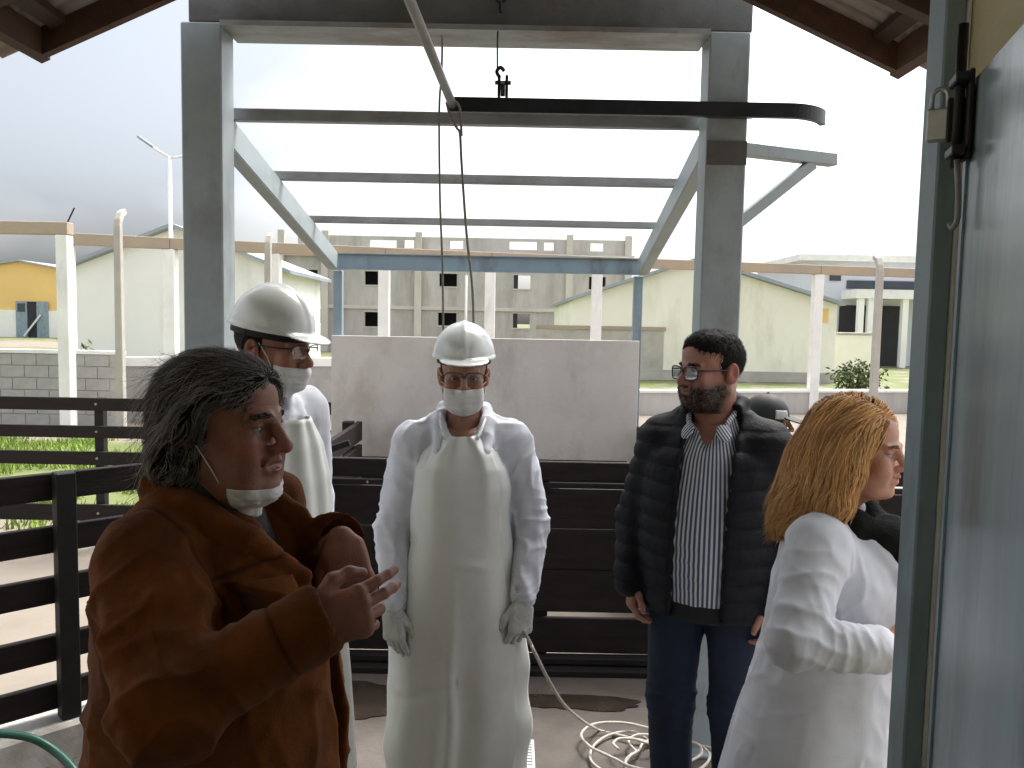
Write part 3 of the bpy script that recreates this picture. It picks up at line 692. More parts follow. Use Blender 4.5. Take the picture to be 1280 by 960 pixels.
# sliding bolt on the leaf
bz = lambda z: z
MB().tube([(.030, -.020, 1.995), (.030, -.020, 2.205)], .0075, 10).build('bolt_rod', M['iron'], dr, smooth=True)
mb = MB(); mb.box((.014, -.012, 2.005), (.052, -.0045, 2.135)); mb.build('bolt_plate', M['iron'], dr, bevel=.002)
for z in (2.010, 2.115): MB().box((.012, -.032, z), (.062, -.0125, z+.014)).build('bolt_guide', M['iron'], dr, bevel=.002)
MB().tube(spline([(.040, -.020, 2.005), (.044, -.016, 1.95), (.043, -.016, 1.915), (.034, -.02, 1.905), (.030, -.022, 1.912)], 5), .0045, 8).build('pull_rod', M['galv'], dr, smooth=True)
MB().box((.018, -.034, 2.035), (.026, -.0125, 2.10)).build('bolt_guard', M['iron'], dr, bevel=.002)
hz = MB().bar((-.06, -.012, 2.087), (.02, -.012, 2.092), .006, .012).build('hasp', M['iron'], dr, bevel=.001)
# padlock hanging from the hasp
pk = empty('padlock', at(1174, 146, 1.262)); tag(pk, 'brushed steel padlock hanging from the door bolt hasp', 'padlock')
pk.rotation_euler = (0, 0, math.radians(-35))
MB().box((-.017, -.008, -.038), (.017, .008, .012)).build('body', M['padlock'], pk, bevel=.003)
MB().tube([(-.011, 0, .010), (-.011, 0, .030)] + [(-.011*math.cos(t), 0, .030+.012*math.sin(t)) for t in np.linspace(.2, 2.95, 9)] + [(.011, 0, .030), (.011, 0, .010)], .0035, 8).build('shackle', M['padlock'], pk, smooth=True)

# ================================================================== floor details
gx = atz(640, 945, .0205); grt = empty('floor_grate', (gx.x, gx.y, .0205)); tag(grt, 'white metal drain grate set in the concrete floor', 'grate')
W = .09
for a_, b_ in (((-W, -.11, 0), (-W+.012, .11, .012)), ((W-.012, -.11, 0), (W, .11, .012)), ((-W+.0125, -.11, 0), (W-.0125, -.098, .012)), ((-W+.0125, .098, 0), (W-.0125, .11, .012))):
    MB().box(a_, b_).build('rim', M['grate'], grt, bevel=.002)
for k in range(9): MB().box((-W+.013, -.093+k*.0215, .001), (W-.013, -.081+k*.0215, .010)).build('bar', M['grate'], grt, bevel=.002)
MB().box((-W+.0125, -.097, .0002), (W-.0125, .097, .0008)).build('sump', M['dark_open'], grt)
# cream hose: from the gloved hand down to a loose coil on the floor
h0 = at(664, 806, 2.52); FZ = .031
hp = [at(655, 788, 2.49), h0, at(668, 815, 2.50), at(690, 858, 2.56), at(712, 888, 2.68)]
fl = [(745, 914), (775, 922), (792, 926), (812, 930)]
hp += [Vector((q.x, q.y, FZ+.01)) for q in [atz(a_, b_, FZ) for a_, b_ in fl]]
c = atz(815, 938, FZ)
for k in range(70):
    t = k/70*2*math.pi*4.3; r_ = .17+.07*math.sin(t*.37+1)+.05*math.sin(1.7*t)+.03*math.sin(2.9*t+2)
    hp.append(Vector((c.x+.03*math.sin(t*.21)+r_*math.cos(t+1.8), c.y-.06+r_*.8*math.sin(t+1.8), FZ+.004+.012*(k % 17)/17+.010*(k//17))))
tag(MB().tube(spline(hp, 5), .0056, 8).build('hose', M['rope'], smooth=True), 'cream hose trailing from the gloved hand to a loose coil on the floor', 'hose')
# green hose over the kerb on the left
gp = [at(-120, 935, 2.30), at(-40, 918, 2.32), at(0, 917, 2.33), at(40, 923, 2.33), at(70, 940, 2.32), at(95, 966, 2.28), at(130, 1020, 2.2), at(150, 1075, 2.12)]
q = atz(190, 1140, .04); gp += [q, q+Vector((.3, -.2, 0)), q+Vector((.6, -.1, 0))]
q0 = gp[0]; gp = [Vector((q0.x-.25, q0.y-.35, .04)), Vector((q0.x-.12, q0.y-.12, .10))]+gp
tag(MB().tube(spline(gp, 6), .0125, 10).build('garden_hose', M['green_hose'], smooth=True), 'dark green garden hose looping up beside the white kerb', 'hose')
# wet patches
def puddle(x, y, rx, ry, seed, label):
    c_ = atz(x, y, .0245); n = 90; V = [(0, 0, 0)]; th = np.linspace(0, 2*np.pi, n, endpoint=False)
    rr = 1+.45*vnoise(np.stack([np.cos(th)*1.3+seed, np.sin(th)*1.3, th*0], 1))+.16*vnoise(np.stack([np.cos(th)*4+seed, np.sin(th)*4, th*0], 1))
    for t, r_ in zip(th, rr): V.append((rx*r_*math.cos(t), ry*r_*math.sin(t), 0))
    me = bpy.data.meshes.new('puddle'); me.from_pydata(V, [], [(0, i+1, (i+1) % n+1) for i in range(n)]); me.update()
    tag(link('puddle', me, M['wet'], loc=(c_.x, c_.y, .0245)), label, 'puddle')
M['wet'] = mat('wet_concrete', (.035, .026, .02), .25, .3, 8, .1, 40)
puddle(705, 878, .26, .075, 3, 'dark wet stain on the concrete beside the hose')
puddle(440, 880, .30, .16, 9, 'dark wet stain on the concrete between the brown jacket and the apron')

# ================================================================== background: concrete frame, walls, posts, lamp
def row(x):                                        # the frame's line across the yard, by photo column
    Y = 13.4+(x-85)/(1020-85)*3.9; p_ = at(x, 400, Y); return p_.x, Y
cf = empty('concrete_colonnade', (0, 15, GZ)); tag(cf, 'unfinished concrete frame of white columns joined by a stained lintel', 'frame')
def cpart(name, mbx, m_, **k):
    o = mbx.build(name, m_, cf, **k); o.location = (0, -15, -GZ); return o
colx = [85, 214, 344, 480, 612, 745, 882, 1020, 1160]
cp = [row(x) for x in colx]
for i, (X, Y) in enumerate(cp):
    cpart('column', MB().box((X-.10, Y-.10, GZ), (X+.10, Y+.10, 2.895)), M['conc_white'], bevel=.01)
for i in range(len(cp)-1):
    (xa, ya), (xb, yb) = cp[i], cp[i+1]; d_ = Vector((xb-xa, yb-ya, 0)).normalized()*(.004)
    cpart('lintel', MB().bar(Vector((xa, ya, 2.995))+d_, Vector((xb, yb, 2.995))-d_, .2, .19), M['beam'], bevel=.008)
xa = at(88, 286, 12.6)
cpart('lintel', MB().box((xa.x-8, 12.5, 2.98), (xa.x, 12.7, 3.17)), M['beam'], bevel=.008)
cpart('column', MB().box((xa.x-.19, 12.5, GZ), (xa.x-.01, 12.7, 2.975)), M['conc_white'], bevel=.01)
cpart('reinforcing_bar', MB().tube([(xa.x-.05, 12.6, 3.16), (xa.x+.07, 12.6, 3.40)], .012, 6), M['iron'])
# block wall on the left: every block its own piece
bw = empty('block_wall', (-9, 13.1, GZ)); tag(bw, 'grey cement block wall beyond the board fences on the left', 'wall')
bm_ = MB().box((0, 0, 0), (.39, .15, .19)).mesh('block', bevel=.006)
bm_.materials.append(M['block'])
xr_ = at(152, 450, 13.1).x
MB().box((-4.8, .02, .0), (xr_+9, .13, 1.095)).build('mortar', M['conc'], bw)
for r_ in range(5, -1, -1):
    n = 0; x = xr_+9-.40-(.2 if r_ % 2 else 0)
    while x > -4.6 and n < 26:
        o = bpy.data.objects.new('block', bm_); col.objects.link(o); o.parent = bw; o.location = (x, random.uniform(-.004, .004), .004+r_*.2-.02*0); x -= .40; n += 1
MB().box((-4.8, -.02, 1.20), (xr_+9-.0, .17, 1.262)).build('coping', M['conc_white'], bw, bevel=.006)
MB().box((-4.8, .012, 1.0955), (xr_+9-.004, .138, 1.1995)).build('mortar_bed', M['conc'], bw)
bw2 = empty('low_wall', (0, 14, GZ)); tag(bw2, 'low pale grey wall running between the white columns', 'wall')
def wall_seg(xa, xb, zt, m_, dz=.06):
    (ax, ay), (bx, by) = row(xa), row(xb); a_ = Vector((ax, ay+.02-14, 0)); b_ = Vector((bx, by+.02-14, 0))
    MB().bar(a_+Vector((0, 0, zt/2)), b_+Vector((0, 0, zt/2)), .14, zt).build('wall_panel', m_, bw2, bevel=.005)
    MB().bar(a_+Vector((0, 0, zt+dz/2+.001)), b_+Vector((0, 0, zt+dz/2+.001)), .2, dz).build('coping', M['conc_white'], bw2, bevel=.005)
wall_seg(156, 475, .98, M['block'], .16); wall_seg(485, 745, .48, M['block']); wall_seg(755, 1015, .46, M['conc_grey']); wall_seg(1025, 1180, .46, M['conc_grey'])
# tall concrete fence posts with bent tops
for x, yt, Y, lab in ((147, 262, 12.2, 'slim grey concrete fence post rising above the block wall'), (335, 292, 13.4, 'slim concrete fence post standing behind the helmet of the taller worker'), (1101, 320, 13.2, 'slim concrete fence post in front of the pale lilac house')):
    p_ = at(x, yt, Y); f_ = Field((-.12, -.12, -.02), (.12, .45, p_.z-GZ+.05), .03)
    hgt = p_.z-GZ
    r = MB(); prof = [(0, 0, 0), (0, 0, hgt-.25), (0, .02, hgt-.16), (0, .08, hgt-.06), (0, .20, hgt)]
    o = MB().tube(prof, [.085, .07, .068, .066, .06], 4).build('fence_post', M['conc'], loc=(p_.x, Y, GZ), bevel=.01)
    o.rotation_euler = (0, 0, math.radians(0)); tag(o, lab, 'fence post')
# street lamp
p_ = at(212, 196, 21); lp = empty('street_lamp', (p_.x, 21, GZ)); tag(lp, 'white double-armed street lamp behind the concrete frame', 'street lamp')
ht = p_.z-GZ
MB().tube([(0, 0, 0), (0, 0, 2.6), (0, 0, 2.62), (0, 0, ht)], [.085, .08, .06, .045], 12).build('pole', M['white_paint'], lp, smooth=True)
MB().tube([(0, 0, ht-.02), (-.35, 0, ht+.18), (-.5, 0, ht+.30)], .03, 8).build('arm', M['white_paint'], lp, smooth=True)
MB().tube([(0, 0, ht-.02), (.25, 0, ht+.0), (.42, 0, ht+.05)], .03, 8).build('arm', M['white_paint'], lp, smooth=True)
MB().bar((-.42, 0, ht+.24), (-.80, 0, ht+.50), .16, .07).build('lamp_head', M['steel'], lp, bevel=.02)
MB().bar((.36, 0, ht+.04), (.75, 0, ht+.14), .16, .07).build('lamp_head', M['steel'], lp, bevel=.02)

# ================================================================== background: buildings
def gable_house(name, label, x0, x1, ex, peak_x, z_e, z_p, Yf, depth, wall_m, roof_m, cat='house', plinth=True, base=None):
    """gable-fronted shed seen end on; x0,x1 world X; walls, two roof slopes, plinth"""
    r = empty(name, ((x0+x1)/2, Yf, GZ)); tag(r, label, cat); off = Vector((-(x0+x1)/2, -Yf, -GZ))
    def hp_(n, mbx, m_, **k):
        o = mbx.build(n, m_, r, **k); o.location = off; return o
    hp_('wall', MB().prism([(x0, Yf, GZ), (x1, Yf, GZ), (x1, Yf, z_e), (peak_x, Yf, z_p), (x0, Yf, z_e)], (0, depth, 0)), wall_m)
    t = .12
    hp_('roof_slope', MB().prism([(x0-ex, Yf-.3, z_e-ex*(z_p-z_e)/(peak_x-x0)+.01), (peak_x, Yf-.3, z_p+.01), (peak_x, Yf-.3, z_p+t), (x0-ex, Yf-.3, z_e-ex*(z_p-z_e)/(peak_x-x0)+t)], (0, depth+.6, 0)), roof_m)
    hp_('roof_slope', MB().prism([(peak_x+.003, Yf-.3, z_p+.01), (x1+ex, Yf-.3, z_e-ex*(z_p-z_e)/(x1-peak_x)+.01), (x1+ex, Yf-.3, z_e-ex*(z_p-z_e)/(x1-peak_x)+t), (peak_x+.003, Yf-.3, z_p+t)], (0, depth+.6, 0)), roof_m)
    if plinth: hp_('plinth', MB().box((x0-.02, Yf-.05, GZ), (x1+.02, Yf-.003, GZ+.35)), M['conc'])
    return r, hp_
# yellow shed far left
Y = 62; xl = at(-70, 340, Y).x; xr = at(112, 340, Y).x; zp = at(30, 327, Y).z; ze = at(78, 343, Y).z
r, hp_ = gable_house('yellow_shed', 'yellow gabled shed with white lower walls far behind the concrete frame', xl, xr, .5, (xl+xr)/2+.3, ze, zp, Y, 9, M['yellow'], M['roof_grey'], 'shed', plinth=False)
hp_('dado', MB().box((xl-.03, Y-.12, GZ), (xr+.03, Y-.004, at(40, 388, Y).z)), M['white_wall'])
dx0, dx1 = at(22, 400, Y).x, at(62, 400, Y).x; dz1 = at(40, 377, Y).z
mid = at(36, 400, Y).x; mid2 = at(48, 400, Y).x
hp_('doorway', MB().box((mid+.01, Y-.15, GZ), (mid2-.01, Y-.121, dz1)), M['dark_open'])
hp_('door', MB().box((dx0, Y-.22, GZ), (mid, Y-.125, dz1)), M['blue_steel']); hp_('door', MB().box((mid2, Y-.22, GZ), (dx1, Y-.125, dz1)), M['blue_steel'])
hp_('window_pane', MB().box((dx0+.15, Y-.24, dz1-.8), (mid-.12, Y-.225, dz1-.15)), M['glass_dark'])
hp_('leaning_bar', MB().bar((mid-.1, Y-.5, GZ+.1), (mid2+.35, Y-.3, dz1*.62), .10, .12), M['white_paint'])
# white shed left
Y = 25; xl = at(93, 340, Y).x; xr = at(352, 350, Y).x; px_ = at(218, 280, Y).x
r, hp_ = gable_house('white_shed', 'white gabled shed with grey roof behind the concrete columns', xl, xr, .35, px_, at(96, 333, Y).z, at(218, 285, Y).z, Y, 5, M['white_wall'], M['roof_grey'], 'shed')
# low dark hill line and a round water tank behind the lintel
p_ = at(192, 294, 34); f_ = MB().tube([(0, 0, GZ), (0, 0, p_.z-.4), (0, 0, p_.z-.05), (0, 0, p_.z+.12)], [.75, .75, .6, .1], 16).build('water_tank', M['roof_grey'], loc=(p_.x, 41, 0), smooth=True)
tag(f_, 'round grey water tank top showing over the lintel', 'tank')
# cream shed right
Y = 27; xl = at(716, 380, Y).x; xr = at(1047, 380, Y).x; px_ = at(872, 330, Y).x
r, hp_ = gable_house('cream_shed', 'pale cream gabled shed to the right with shallow roof', xl, xr, .15, px_, at(1046, 381, Y).z, at(872, 326, Y).z, Y, 12, M['cream_wall'], M['roof_grey'], 'shed')
a_, b_ = at(796, 412, Y), at(828, 472, Y)
hp_('recess_frame', MB().box((a_.x-3.4, Y-.06, a_.z-.02), (b_.x+.06, Y-.004, a_.z+.10)), M['beam'])
hp_('recess', MB().box((a_.x-3.4, Y-.03, b_.z), (b_.x, Y-.004, a_.z-.022)), M['conc'])
a_ = at(1030, 395, Y); hp_('wall_patch', MB().box((a_.x-.14, Y-.03, a_.z-.22), (a_.x+.14, Y-.004, a_.z+.25)), M['yellow'])
# pale booth
Y = 30; a_, b_ = at(1042, 418, Y), at(1086, 492, Y)
bo = empty('booth', ((a_.x+b_.x)/2, Y, GZ)); tag(bo, 'small pale cream booth between the cream shed and the lilac house', 'booth')
w_ = (b_.x-a_.x)/2
MB().box((-w_, 0, 0), (w_, 1.4, a_.z-GZ)).build('wall', M['cream_wall'], bo, bevel=.02)
MB().box((-w_-.06, -.06, a_.z-GZ+.001), (w_+.06, 1.46, a_.z-GZ+.08)).build('roof', M['conc'], bo, bevel=.01)
# lilac house far right
Y = 40; lx = at(1000, 400, Y).x; rx = at(1190, 400, Y).x
lh = empty('lilac_house', ((lx+rx)/2, Y, GZ)); tag(lh, 'two-storey pale lilac house with porch columns on the right', 'house'); off = Vector((-(lx+rx)/2, -Y, -GZ))
def lpz(n, mbx, m_, **k):
    o = mbx.build(n, m_, lh, **k); o.location = off; return o
zr, zs, zs2 = at(1060, 326, Y).z, at(1080, 363, Y).z, at(1080, 374, Y).z
mx_ = at(1062, 400, Y).x
lpz('wall', MB().box((lx+.2, Y+.6, GZ), (rx, Y+8, zr)), M['lilac'])
lpz('roof_slab', MB().box((lx-.1, Y+.1, zr+.002), (rx+.5, Y+8.4, zr+.3)), M['conc_white'])
lpz('window_band', MB().box((mx_, Y+.5, zs+.1), (rx-.5, Y+.597, at(1080, 350, Y).z)), M['glass_dark'])
lpz('porch_slab', MB().box((at(1056, 400, Y).x, Y-1.2, zs2), (rx+.4, Y+.595, zs)), M['conc_white'])
for x in (1064, 1076, 1118): xx = at(x, 400, Y).x; lpz('porch_column', MB().box((xx-.14, Y-1.1, GZ), (xx+.14, Y-.85, zs2-.003)), M['white_wall'])
lpz('porch_doorway', MB().box((mx_-.3, Y+.5, GZ), (at(1130, 400, Y).x, Y+.597, zs2-.3)), M['dark_open'])
lpz('window', MB().box((at(1040, 400, Y).x, Y+.52, at(1040, 350, Y).z), (at(1054, 400, Y).x, Y+.597, at(1040, 338, Y).z)), M['glass_dark'])
# grey three-storey concrete shell building
Y = 46
gb = empty('concrete_building', (0, Y, GZ)); tag(gb, 'long unfinished grey concrete building with open window holes', 'building')
def gp_(n, mbx, m_, **k):
    o = mbx.build(n, m_, gb, **k); o.location = (0, -Y, -GZ); return o
X_ = lambda x: at(x, 360, Y).x
def Zy(x, y): return at(x, y, Y).z
x0, x1 = X_(340), X_(788)
zt = Zy(580, 297); zf = Zy(580, 320); z2 = Zy(580, 386)
wins2 = [(374, 397, 337, 355), (456, 473, 339, 356), (549, 571, 342, 358), (642, 663, 344, 361), (736, 757, 346, 362)]
wins1 = [(391, 406, 386, 404), (456, 473, 390, 408), (548, 571, 391, 407), (642, 663, 392, 410)]
par = [(462, 495, 300, 310), (505, 517, 300, 310), (562, 578, 301, 311), (636, 670, 302, 312), (679, 691, 303, 313), (737, 753, 304, 314)]
def H(L): return [(X_(a), X_(b), Zy((a+b)/2, d_), Zy((a+b)/2, c_)) for a, b, c_, d_ in L]
allw = H(wins2)+H(wins1)
gp_('wall', holed_wall(x0, x1, GZ, zf-.16, allw, Y, Y+.22), M['conc_grey'])
gp_('parapet', holed_wall(X_(372), x1, zf+.17, zt, H(par), Y+.05, Y+.22), M['conc_grey'])
back_holes = [(a-1.2, b+1.2, c_-.6, d_+.9) for (a, b, c_, d_) in (allw[3], allw[8])]
gp_('rear_wall', holed_wall(x0, x1, GZ, zf-.16, back_holes, Y+7, Y+7.2), M['conc_grey'])
for z_ in (zf, z2): gp_('floor_slab', MB().box((x0-.2, Y-.25 if z_ == zf else Y-.12, z_-.159 if z_ == zf else z_-.10), (x1+.15, Y+7.4 if z_ == zf else Y-.003, z_+.168 if z_ == zf else z_+.10)), M['slab'])
gp_('floor_deck', MB().box((x0+.1, Y+.225, z2-.15), (x1-.1, Y+6.99, z2+.1)), M['conc'])
for x in (407, 523, 711, 784, 352):
    xx = X_(x); gp_('pilaster', MB().box((xx-.19, Y-.30, GZ), (xx+.19, Y-.004, zf-.161)), M['slab'])
    gp_('pilaster', MB().box((xx-.19, Y-.10, zf+.169), (xx+.19, Y+.049, zt+.25)), M['slab'])
for (a, b, c_, d_) in allw:
    t_ = .06; f2 = MB()
    gp_('window_lintel', MB().box((a-.07, Y-.05, d_+.001), (b+.07, Y-.003, d_+.07)), M['slab']); gp_('window_sill', MB().box((a-.07, Y-.05, c_-.07), (b+.07, Y-.003, c_-.001)), M['slab'])
for k, (a, b, c_, d_) in enumerate(allw):
    if k not in (3, 8): gp_('dark_backing', MB().box((a-.4, Y+1.6, c_-.3), (b+.4, Y+1.7, d_+.3)), M['dark_open'])  # dark pane set behind each hole to paint the unlit inside
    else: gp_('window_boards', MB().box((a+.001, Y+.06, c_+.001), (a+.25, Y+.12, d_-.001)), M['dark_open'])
xx = X_(427); gp_('drain_pipe', MB().tube([(xx, Y-.4, GZ), (xx, Y-.4, zf-.3)], .06, 6), M['fascia'])
# white pole behind the helmet
p_ = at(583, 344, 20); pl = MB().tube([(0, 0, 0), (0, 0, p_.z-GZ-.02), (0, 0, p_.z-GZ)], [.035, .03, .01], 8).build('slim_pole', M['white_paint'], loc=(p_.x, 20, GZ), smooth=True)
tag(pl, 'slim white pole standing before the grey concrete building', 'pole')
# shrubs by the low wall
def shrub(px_x, px_y, Y, w, h, label):
    p_ = at(px_x, px_y, Y); r = empty('shrub', (p_.x, Y, GZ)); tag(r, label, 'shrub')
    n = 900; c_ = rng.normal(0, 1, (n, 3)); c_ /= np.linalg.norm(c_, axis=1, keepdims=True); c_ *= rng.uniform(.2, 1, (n, 1))**.6
    P_ = c_*np.array([w, w*.6, h/2])*(1+.4*vnoise(c_*2.5+px_x)[:, None])+np.array([0, 0, h/2+.02]); a = rng.normal(0, 1, (n, 3)); a /= np.linalg.norm(a, axis=1, keepdims=True); b = np.cross(a, rng.normal(0, 1, (n, 3))); b /= np.linalg.norm(b, axis=1, keepdims=True)
    s = .05; V = np.concatenate([P_-a*s*1.6, P_+b*s*.6, P_+a*s*1.6, P_-b*s*.6]); i = np.arange(n)
    link('crown', np_mesh('crown', V, np.stack([i, i+n, i+2*n, i+3*n], 1), smooth=False), M['leaf'], r)
    MB().tube([(0, 0, 0), (0, 0, h*.5), (.05, 0, h*.8)], [.04, .03, .01], 6).build('stem', M['rafter'], r)
shrub(1072, 480, 22, .75, .95, 'ragged grey green shrub behind the low wall near the booth')
shrub(104, 440, 15.2, .30, 1.22, 'small weed growing behind the block wall by the white shed')
# ================================================================== people
SK = np.array
def head_mesh(prm, neck_to, h=.0030, skin=(.42, .22, .15), stubble=0., beard=0.):
    """face looks to -y, origin between the eyes' height and ears; neck_to = neck base in head coordinates"""
    w = prm.get('w', 1.); jw = prm.get('jaw', 1.); ns = prm.get('nose', 1.); ck = prm.get('cheek', 1.); fat = prm.get('fat', 0.)
    lo = np.array([-.11, -.145, min(-.15, neck_to[2]-.02)]); hi = np.array([.11, .135, .14])
    lo = np.minimum(lo, np.array(neck_to)-.08); hi = np.maximum(hi, np.array(neck_to)+.08); lo[2] = neck_to[2]-.02
    f = Field(lo, hi, h)
    f.ell((0, .014, .036), (.074*w, .098, .084), k=0)
    f.ell((0, -.030, .045), (.062*w, .058, .055), k=.03)                       # forehead
    f.ell((0, -.030, -.035), (.058*w, .062, .082), k=.03)                      # face
    f.cap((-.030*jw, -.052, -.085), (.030*jw, -.052, -.085), .026, k=.03)       # jaw front
    f.cap((-.052*jw, .004, -.055), (-.028*jw, -.058, -.090), .022, k=.025); f.cap((.052*jw, .004, -.055), (.028*jw, -.058, -.090), .022, k=.025)
    f.ell((0, -.082, -.097), (.022, .018, .016), k=.02)                        # chin
    if fat: f.ell((0, -.035, -.105), (.05, .05, .03), k=.03)
    for s_ in (-1, 1):
        f.ell((s_*.040*ck, -.072, -.022), (.022, .020, .020), k=.022)           # cheek bones
        f.ell((s_*.036*ck, -.068, -.055), (.022, .022, .024), k=.025)
        f.ell((s_*.031, -.106, .001), (.019, .020, .0125), k=.012, op='s')      # sockets
        f.cap((s_*.012, -.0945, .0185), (s_*.046, -.080, .021), .0085, .006, k=.012)   # brow
        f.ell((s_*.0315, -.0815, .0065), (.0165, .0115, .0055), k=.004)         # upper lid
        f.ell((s_*.0315, -.0805, -.0085), (.016, .010, .0045), k=.004)          # lower lid
    f.cap((0, -.094, .012), (0, -.117*1, -.026), .0085, .0115*ns, k=.012)       # nose
    f.ell((0, -.117-.004*(ns-1), -.030), (.0125*ns, .013*ns, .011*ns), k=.006)
    for s_ in (-1, 1):
        f.ell((s_*.0125*ns, -.1035, -.034), (.0085*ns, .012, .0085), k=.006)
        f.ell((s_*.006, -.113, -.0415), (.0035, .006, .003), k=.002, op='s')
    f.ell((0, -.090, -.060), (.027, .016, .020), k=.014)                       # muzzle
    f.cap((-.020, -.0935, -.0570), (0, -.1035, -.0545), .0048, .0065, k=.005); f.cap((.020, -.0935, -.0570), (0, -.1035, -.0545), .0048, .0065, k=.005)
    f.cap((-.018, -.0935, -.0670), (.018, -.0935, -.0670), .006, k=.006); f.ell((0, -.1005, -.0675), (.013, .007, .0062), k=.005)
    ag = prm.get('age', 0.)
    if ag:
        for q in (-1, 1):
            f.chain([(q*.020, -.103, -.036), (q*.029, -.094, -.052), (q*.030, -.087, -.070)], [.0022*ag, .0026*ag, .0016*ag], k=.006, op='s')
            f.chain([(q*.020, -.090, -.013), (q*.032, -.086, -.018), (q*.044, -.078, -.014)], [.0016*ag]*3, k=.004, op='s')
            f.ell((q*.040, -.058, -.088), (.020, .024, .020), k=.018)
        for z_ in (.044, .056): f.cap((-.035, -.084, z_), (.035, -.084, z_), .0032*ag, k=.004, op='s') if False else None
    op = prm.get('mouth', 0.); sm_ = prm.get('smile', 0.)
    for q in (-1, 1): f.cap((0, -.104, -.0612), (q*(.021+sm_*.006), -.102+sm_*.010, -.0612+sm_*.008), .0016+op, .0016+op*.5, k=.003, op='s')
    if sm_:
        for q in (-1, 1): f.ell((q*.044, -.076, -.038), (.020, .018, .018), k=.015); f.cap((q*.032, -.088, -.040), (q*.038, -.080, -.066), .003, .003, k=.006, op='s')
    for s_ in (-1, 1):                                                        # ears
        R_ = rotm(0, s_*8, s_*-22)
        f.ell((s_*.080*w, .016, -.006), (.009, .020, .033), R_, k=.006); f.ell((s_*.078*w, .006, -.022), (.008, .012, .016), R_, k=.006)
        f.ell((s_*.089*w, .014, .000), (.006, .011, .020), R_, k=.004, op='s')
    f.cap((0, .022, -.055), neck_to, .052+.012*fat, .060+.012*fat, k=.03)
    f.cap((0, -.028, -.115), (neck_to[0], neck_to[1]-.03, neck_to[2]+.03), .012, .016, k=.03)
    V, Fq = f.mesh(1)
    c = np.array(skin)[None]*np.ones((len(V), 1))
    n_ = fbm(V*55)[:, None]; c = c*(1+.12*n_)
    g = lambda p, r: np.exp(-(((V-np.array(p))/np.array(r))**2).sum(1))[:, None]
    red = np.array([1.12, .80, .78])
    for p, r in (((0, -.118, -.032), (.016, .02, .014)), ((.045, -.07, -.03), (.022, .03, .018)), ((-.045, -.07, -.03), (.022, .03, .018)), ((.085, .01, -.005), (.02, .03, .04)), ((-.085, .01, -.005), (.02, .03, .04))):
        w_ = g(p, r); c = c*(1-w_)+c*red*w_
    lip = np.clip(g((0, -.103, -.0555), (.022, .012, .0050))+g((0, -.100, -.0675), (.020, .012, .0055)), 0, 1); c = c*(1-lip)+np.array(skin)*np.array([.95, .58, .58])*lip
    lid = np.clip(g((.0315, -.09, .0), (.020, .02, .014))+g((-.0315, -.09, .0), (.020, .02, .014)), 0, 1); c = c*(1-.38*lid)
    if stubble:
        zone = (1/(1+np.exp((V[:, 2]+.040)/.007)))*(1/(1+np.exp((V[:, 1]-.012)/.010)))*(V[:, 2] > -.135)
        zone = np.where((np.abs(V[:, 0]) < .022) & (V[:, 2] > -.050) & (V[:, 1] < -.08), zone*.6, zone)
        zone = zone*(1-np.clip(lip[:, 0], 0, 1)); zone = (zone*stubble)[:, None]*np.clip(1+.5*fbm(V*300)[:, None], 0, 1.4); zone = np.clip(zone, 0, 1)
        c = c*(1-zone)+np.array([.035, .026, .022])*zone
    return f, V, Fq, np.clip(c, .005, .9)
def eye_meshes(gaze=0.):
    out = []
    for s_ in (-1, 1):
        n, m_ = 16, 12; V, C = [], []
        for i in range(m_+1):
            for j in range(n):
                t, p = math.pi*i/m_, 2*math.pi*j/n
                v = np.array([math.sin(t)*math.cos(p), -math.cos(t), math.sin(t)*math.sin(p)])*.0120
                q = v.copy(); a = math.radians(gaze); q = np.array([v[0]*math.cos(a)-v[1]*math.sin(a), v[0]*math.sin(a)+v[1]*math.cos(a), v[2]])
                V.append(q+np.array([s_*.0315, -.0795, -.001])); C.append((.012, .010, .010) if t < .22 else ((.06, .03, .018) if t < .52 else (.36, .33, .31)))
        Fq = [(i*n+j, i*n+(j+1) % n, (i+1)*n+(j+1) % n, (i+1)*n+j) for i in range(m_) for j in range(n)]
        out.append((np.array(V), np.array(Fq), np.array(C)))
    return out
